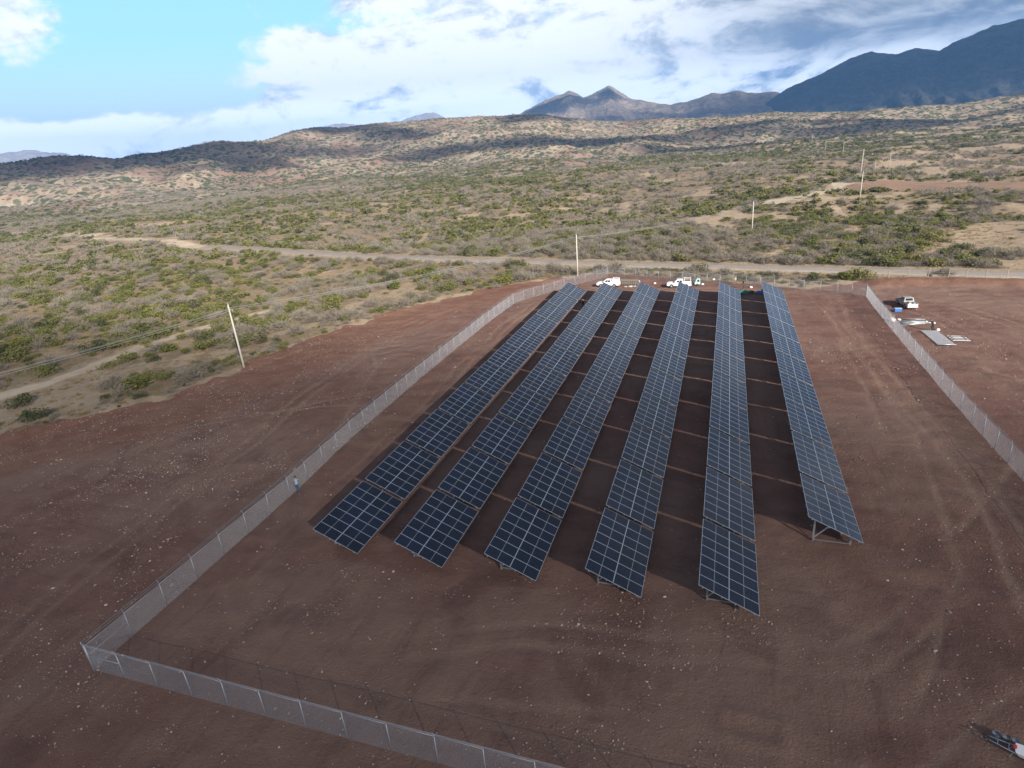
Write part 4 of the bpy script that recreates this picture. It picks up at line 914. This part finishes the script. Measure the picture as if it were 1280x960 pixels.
    g.tube([hc+nd*-.03-Vector((.015, 0, 0)), hc+nd*.03-Vector((.01, 0, 0)), hc+nd*.075, hc+nd*.10], [.099, .101, .078, .03], 12); g.obj('hair' if hat is None else 'hat', [m_hair if hat is None else hat], o, True)
    if hat is not None: g = MB(); g.tube([hc+nd*-.005, hc+nd*.008], [.17, .165], 14); g.obj('hat_brim', [hat], o, True)
    fx = Vector((.088, 0, 0)); g = MB(); g.tube([hc+fx+nd*-.03, hc+fx*1.28+nd*-.055], [.012, .016], 6); g.obj('nose', [m_skin], o, True)
    g = MB()
    for s_ in (-1, 1): g.cyl(hc+fx*.94+Vector((0, s_*.032, 0))+nd*-.02, .011, .012, 6, 'x')
    g.obj('eyes', [m_hair], o); g = MB(); g.box(hc.x+.07, hc.x+.094, -.024, .024, (hc+nd*-.105).z, (hc+nd*-.105).z+.01); g.obj('mouth', [simple('lips', (.20, .08, .06))], o)
    g = MB()
    for s_ in (-1, 1): g.cyl(hc+Vector((-.01, s_*.086-.008, 0))+nd*-.035, .028, .016, 8, 'y')
    g.obj('ears', [m_skin], o, True)
    return o
c_ltblue = simple('pale_blue_shirt', (.28, .33, .42), .9); c_jean = simple('blue_denim', (.045, .085, .17), .9); c_dark = simple('dark_clothes', (.012, .012, .018), .9); c_navy = simple('navy_shirt', (.02, .022, .05), .9); c_cream = simple('cream_shirt', (.55, .46, .30), .9); c_khaki = simple('khaki_trousers', (.22, .17, .11), .9); m_straw = simple('straw_hat', (.45, .36, .20), .9)
person((-9.68, 7.75, gz(-9.68, 7.75)), R(112), 'person in pale blue shirt and jeans working at the left fence', c_ltblue, c_jean, 'work')
person((31.6, 92.0-1.2, gz(31.6, 91)), R(200), 'person in dark clothes standing at the far end of the fifth row', c_navy, c_dark, 'stand')
person((30.1, 94.9-1.1, gz(30.1, 94)), R(-60), 'person in cream shirt standing by the back fence behind the fifth row', c_cream, c_khaki, 'stand', m_straw)
person((3.35, 75.3, gz(3.35, 75.3)), R(90), 'person in dark clothes between the first and second rows of panels', c_dark, c_navy, 'work')
person((56.4, 64.9, gz(56.4, 64.9)), R(120), 'person in dark clothes bending over the pipes outside the right fence', c_dark, c_dark, 'bend')

# ------------------------------------------------------------------ materials and equipment lying about
m_teal = simple('teal_paint', (.34, .54, .52), .5); m_bluep = simple('blue_plastic', (.03, .14, .42), .45); m_tealp = simple('green_teal_tarp', (.03, .22, .17), .7); m_sack = simple('white_sack', (.60, .58, .56), .8, 0, .1); m_yel = simple('yellow_plastic', (.60, .50, .05), .5); m_olive = simple('weathered_green_steel', (.20, .22, .18), .7, .2, .25); m_grey = simple('grey_rubber_bucket', (.10, .13, .17), .6); m_redp = simple('red_paint', (.50, .04, .04), .5); m_pipe = simple('galvanised_pipe', (.36, .40, .43), .45, .5, .1); m_sheet = simple('grey_sheet', (.30, .29, .31), .7)
def lump(name, loc, sx, sy, sz, mat, seed, label, cat, group=None, rz=0.):
    """soft filled bag or heap"""
    bm = bmesh.new(); bmesh.ops.create_icosphere(bm, subdivisions=3, radius=.5)
    for v in bm.verts:
        c = v.co.copy(); nn = float(fbm(np.array([c.x*3+seed*7.1]), np.array([c.y*3+c.z*2.3+seed]), 1., 3, seed)[0]); v.co *= .75+.5*nn
        v.co.x *= sx; v.co.y *= sy; v.co.z = max(v.co.z, -.28)*sz+.28*sz
    me = bpy.data.meshes.new(name); bm.to_mesh(me); bm.free(); me.materials.append(mat); me.polygons.foreach_set('use_smooth', [True]*len(me.polygons))
    o = inst(name, me, None, loc, (0, 0, rz)); return tag(o, label, cat, group)
def on(x, y): return (x, y, gz(x, y))
# steel frames between the two white pickups
fr_ = empty('steel_frame_rack', on(9.2, 94.4), R(-3), 'weathered steel rack of upright frames between the two white pickups', 'rack')
for i in range(9):
    g = MB(); x_ = -1.9+i*.46; g.bar((x_, -.45, 0), (x_, -.3, 1.15), .05, .05); g.bar((x_, .45, 0), (x_, .3, 1.15), .05, .05); g.bar((x_, -.32, 1.1), (x_, .32, 1.1), .05, .05); g.bar((x_, -.42, .35), (x_, .42, .35), .05, .05); g.obj('upright_frame', [m_olive], fr_)
for z_, y_ in ((1.14, .3), (1.14, -.3), (.38, .44), (.38, -.44)): MB().bar((-2.1, y_, z_), (1.95, y_, z_), .07, .06).obj('rail', [m_olive], fr_)
for x_, d_ in ((-2.15, -.5), (2.0, .5)): MB().bar((x_, -.05, 1.1), (x_+d_, -.2, 0), .10, .08).obj('end_brace', [m_sack], fr_)
for i, (x_, y_, s_) in enumerate([(9.6, 92.9, .5), (8.6, 92.7, .4), (10.4, 93.2, .35)]): lump('rubble_heap', on(x_, y_), s_*2, s_*1.2, s_*.7, m_conc, 30+i, ['pale rubble heap before the middle of the steel rack', 'small rubble heap before the left end of the steel rack', 'small rubble heap before the right end of the steel rack'][i], 'rubble', 'rubble by the rack')
# teal machine
tm = empty('teal_generator', on(22.9, 94.1), R(5), 'small teal generator cabinet beside the white double cab pickup', 'generator')
MB().box(-.55, .55, -.4, .4, .22, .62).obj('engine_base', [m_teal], tm, bevel=.03); MB().add([(-.5, -.38, .62), (.5, -.38, .62), (.5, .38, .62), (-.5, .38, .62), (-.15, -.34, 1.35), (.48, -.34, 1.35), (.48, .34, 1.35), (-.15, .34, 1.35)], [(3, 2, 1, 0), (4, 5, 6, 7), (0, 1, 5, 4), (1, 2, 6, 5), (2, 3, 7, 6), (3, 0, 4, 7)]).obj('cabinet', [m_teal], tm, bevel=.03)
MB().box(-.05, .36, -.395, -.36, .75, 1.2).obj('control_panel', [m_black], tm)
for sg in (-1, 1): MB().cyl((0, sg*.46-.06, .2), .2, .12, 14, 'y').obj('wheel', [m_tyre], tm)
for i, (x_, y_, s_, lb) in enumerate([(23.9, 94.3, .55, 'white sack beside the teal generator'), (26.0, 97.6, .6, 'white sack lying near the back fence behind the fifth row'), (27.0, 97.4, .5, 'second white sack near the back fence, right of the other'), (14.3, 95.6, .55, 'white sack right of the steel rack'), (33.0, 91.4, .6, 'white sack on the soil right of the dark clothed person'), (52.35, 69.6, 1.05, 'bulging white bag at the foot of the right fence'), (53.4, 70.1, .5, 'small white bag by the pipe pile'), (57.1, 65.0, .6, 'pale white bundle beside the bending person')]):
    lump('sack', on(x_, y_), s_*1.1, s_*.85, s_*.7, m_sack, 50+i, lb, 'sack', 'white sacks on the site', i)
# bright tarps and drum at the far end between rows five and six
lump('tarp', on(31.6, 86.4), 2.1, .9, .95, m_tealp, 71, 'crumpled teal tarp on the ground at the far end between the two right rows', 'tarp'); lump('tarp', on(34.3, 86.5), 1.5, .8, .8, m_bluep, 72, 'crumpled blue tarp right of the teal one at the far end', 'tarp'); lump('green_bush_heap', on(33.0, 86.7), .7, .7, .9, m_leafG, 73, 'small green heap between the teal and blue tarps', 'heap')
bd_ = empty('cable_drum', on(34.9, 86.9), 0, 'blue drum standing by the rightmost row at the far end', 'drum'); MB().tube([(0, 0, 0), (0, 0, .03), (0, 0, .42), (0, 0, .46), (0, 0, .85), (0, 0, .88)], [.27, .29, .29, .31, .29, .27], 16).obj('drum_body', [m_bluep], bd_, True); MB().cyl((.1, 0, .88), .035, .03, 8).obj('cap', [m_black], bd_)
# pipes, boxes and sheets beside the right fence
bx_ = empty('tool_box', on(54.3, 75.2), R(5), 'blue tool box on the ground left of the silver pickup', 'box'); MB().box(-.5, .5, -.3, .3, 0, .5).obj('case', [m_bluep], bx_, bevel=.03); MB().box(-.52, .52, -.32, .32, .5, .58).obj('lid', [m_pipe], bx_, bevel=.02)
PP = [(53.0, 67.5, 4.2, 14), (53.2, 67.9, 4.0, 10), (53.1, 68.3, 3.8, 17), (53.4, 68.6, 3.9, 5), (53.2, 68.9, 3.4, 9), (53.6, 69.2, 3.3, 2), (53.0, 67.1, 3.6, 20), (53.9, 70.6, 3.0, -4)]
PN = ['first', 'second', 'third', 'fourth', 'fifth', 'sixth', 'seventh', 'eighth']
for i, (x_, y_, L_, a_) in enumerate(sorted(PP, key=lambda q_: q_[1])):
    g = MB(); g.tube([(0, 0, .05+.06*(i % 3)), (L_*math.cos(R(a_)), L_*math.sin(R(a_)), .06+.05*(i % 2))], .055, 8); o = g.obj('steel_pipe', [m_pipe], None, True); o.location = on(x_, y_); tag(o, f'galvanised pipe beside the right fence, {PN[i]} from the near side of the pile', 'pipe', 'galvanised pipes beside the right fence')
for i, (x_, y_) in enumerate([(57.0, 68.7), (57.4, 69.2), (56.8, 69.3), (57.6, 68.6)]): lump('post_cap', on(x_, y_), .35, .3, .3, m_sack, 90+i, ['front left', 'rear right', 'rear left', 'front right'][i]+' of four small white fittings at the right end of the pipe pile', 'fitting', 'white fittings at the pipe ends')
sh_ = empty('mesh_sheet', (56.1, 61.2, gz(56.1, 61.2)+.13), R(4), 'flat grey roll of fence mesh spread on the soil outside the right fence', 'mesh sheet')
g = MB(); NX, NY = 26, 70; wx_, wy_ = 2.0, 6.4
for i in range(NX+1): g.box(-wx_/2+wx_*i/NX-.009, -wx_/2+wx_*i/NX+.009, -wy_/2, wy_/2, .03, .04)
for j in range(NY+1): g.box(-wx_/2, wx_/2, -wy_/2+wy_*j/NY-.012, -wy_/2+wy_*j/NY+.012, .041, .05)
g.obj('wire_mesh', [m_link], sh_); MB().tube([(-1.1, -3.3, .08), (1.1, -3.2, .08)], .06, 8).obj('end_pipe', [m_pipe], sh_, True)
for k_, (x_, y_, lb) in enumerate([(58.6, 61.4, 'galvanised ladder-like frame lying right of the mesh sheet')]):
    la = empty('pipe_ladder', on(x_, y_), R(3), lb, 'ladder frame')
    for y2 in (-1.0, -.35, .3, .95): MB().tube([(-1.0, y2, .06), (1.05, y2-.05, .06)], .045, 6).obj('rail', [m_pipe], la)
    for x2 in (-.7, .7): MB().tube([(x2, -1.05, .12), (x2+.05, 1.0, .12)], .03, 6).obj('rung', [m_pipe], la)
# load in the silver pickup
lx, ly = 56.2-math.cos(R(98))*1.6, 78.6-math.sin(R(98))*1.6; lz = gz(56.2, 78)+.60
for i, (dx, dy, s_, mt, lb, ct_) in enumerate([(-.4, .2, .62, m_bed, 'black bundle in the bed of the silver pickup', 'bundle'), (.1, .35, .5, m_yel, 'yellow sack in the bed of the silver pickup', 'sack'), (-.2, -.2, .5, m_sack, 'white sack in the bed of the silver pickup', 'sack'), (.42, .1, .6, m_grey, 'grey bundle at the right side of the silver pickup bed', 'bundle'), (.15, -.35, .34, m_yel, 'small yellow bag by the tailgate of the silver pickup', 'bag')]):
    lump('cargo', (lx+dx, ly+dy, lz), s_, s_, s_*1.1, mt, 110+i, lb, ct_, None, i)
# hand cart and buckets at the lower right corner of the picture
hc_ = empty('hand_cart', on(42.35, -5.62), R(160), 'white hand cart with pipe handles and red front at the lower right corner', 'hand cart'); hc_.scale = (.86, .86, .86)
for sg in (-1, 1): MB().tube([(-.35, sg*.33, .42), (.7, sg*.22, .45), (1.55, sg*.12, .50)], .028, 8).obj('handle', [m_pipe], hc_, True)
MB().bar((.55, -.24, .45), (.55, .24, .45), .04, .03).obj('cross_bar', [m_pipe], hc_); MB().bar((1.05, -.18, .47), (1.05, .18, .47), .03, .03).obj('cross_bar', [m_pipe], hc_)
for sg in (-1, 1): MB().tube([(1.45, sg*.13, .5), (1.72, sg*.12, .5)], .036, 8).obj('grip', [m_black], hc_, True)
MB().add([(-1.2, -.36, .28), (.1, -.26, .28), (.1, .26, .28), (-1.2, .36, .28), (-1.35, -.48, .72), (.32, -.36, .62), (.32, .36, .62), (-1.35, .48, .72)], [(3, 2, 1, 0), (4, 5, 6, 7), (0, 1, 5, 4), (1, 2, 6, 5), (2, 3, 7, 6), (3, 0, 4, 7)]).obj('tray', [m_white], hc_, bevel=.05)
MB().box(.22, .40, -.16, .10, .50, .66).obj('red_box', [m_redp], hc_, bevel=.03); MB().cyl((-1.0, -.06, .2), .2, .12, 16, 'y').obj('wheel', [m_tyre], hc_)
for sg in (-1, 1): MB().bar((.35, sg*.26, .42), (.45, sg*.3, 0), .03, .03).obj('leg', [m_pipe], hc_)
for i, (x_, y_, lb) in enumerate([(41.62, -4.78, 'grey bucket behind the white hand cart, leftmost of three'), (42.0, -4.88, 'grey bucket behind the white hand cart, middle of three'), (42.36, -4.98, 'grey bucket behind the white hand cart, rightmost of three')]):
    b_ = empty('bucket', on(x_, y_), i*1.3, lb, 'bucket', 'grey buckets beside the hand cart'); g = MB(); g.tube([(0, 0, 0), (0, 0, .34)], [.13, .165], 16, 0, False); g.tube([(0, 0, .34), (0, 0, .37)], [.175, .175], 16, 0, False); g.cyl((0, 0, .02), .128, .01, 16); g.obj('pail', [m_grey], b_, True); MB().cyl((0, 0, .26), .15, .02, 16).obj('contents', [m_sheet], b_)
    MB().tube([(0.165*math.cos(t), .04*math.sin(t)+.165*0, .36+.14*math.sin(t)) for t in np.linspace(0, math.pi, 9)], .007, 5).obj('bail', [m_pipe], b_)
# road sign
sg_ = empty('roadside_sign', on(-108.5, 161.6), R(-10), 'small white board sign beyond the gravel road at the left', 'sign'); MB().box(-1.1, 1.1, -.04, .04, .55, 1.45).obj('board', [m_white], sg_)
for x_ in (-1.0, 1.0): MB().box(x_-.05, x_+.05, .045, .12, -.3, 1.7).obj('post', [m_bluep], sg_)
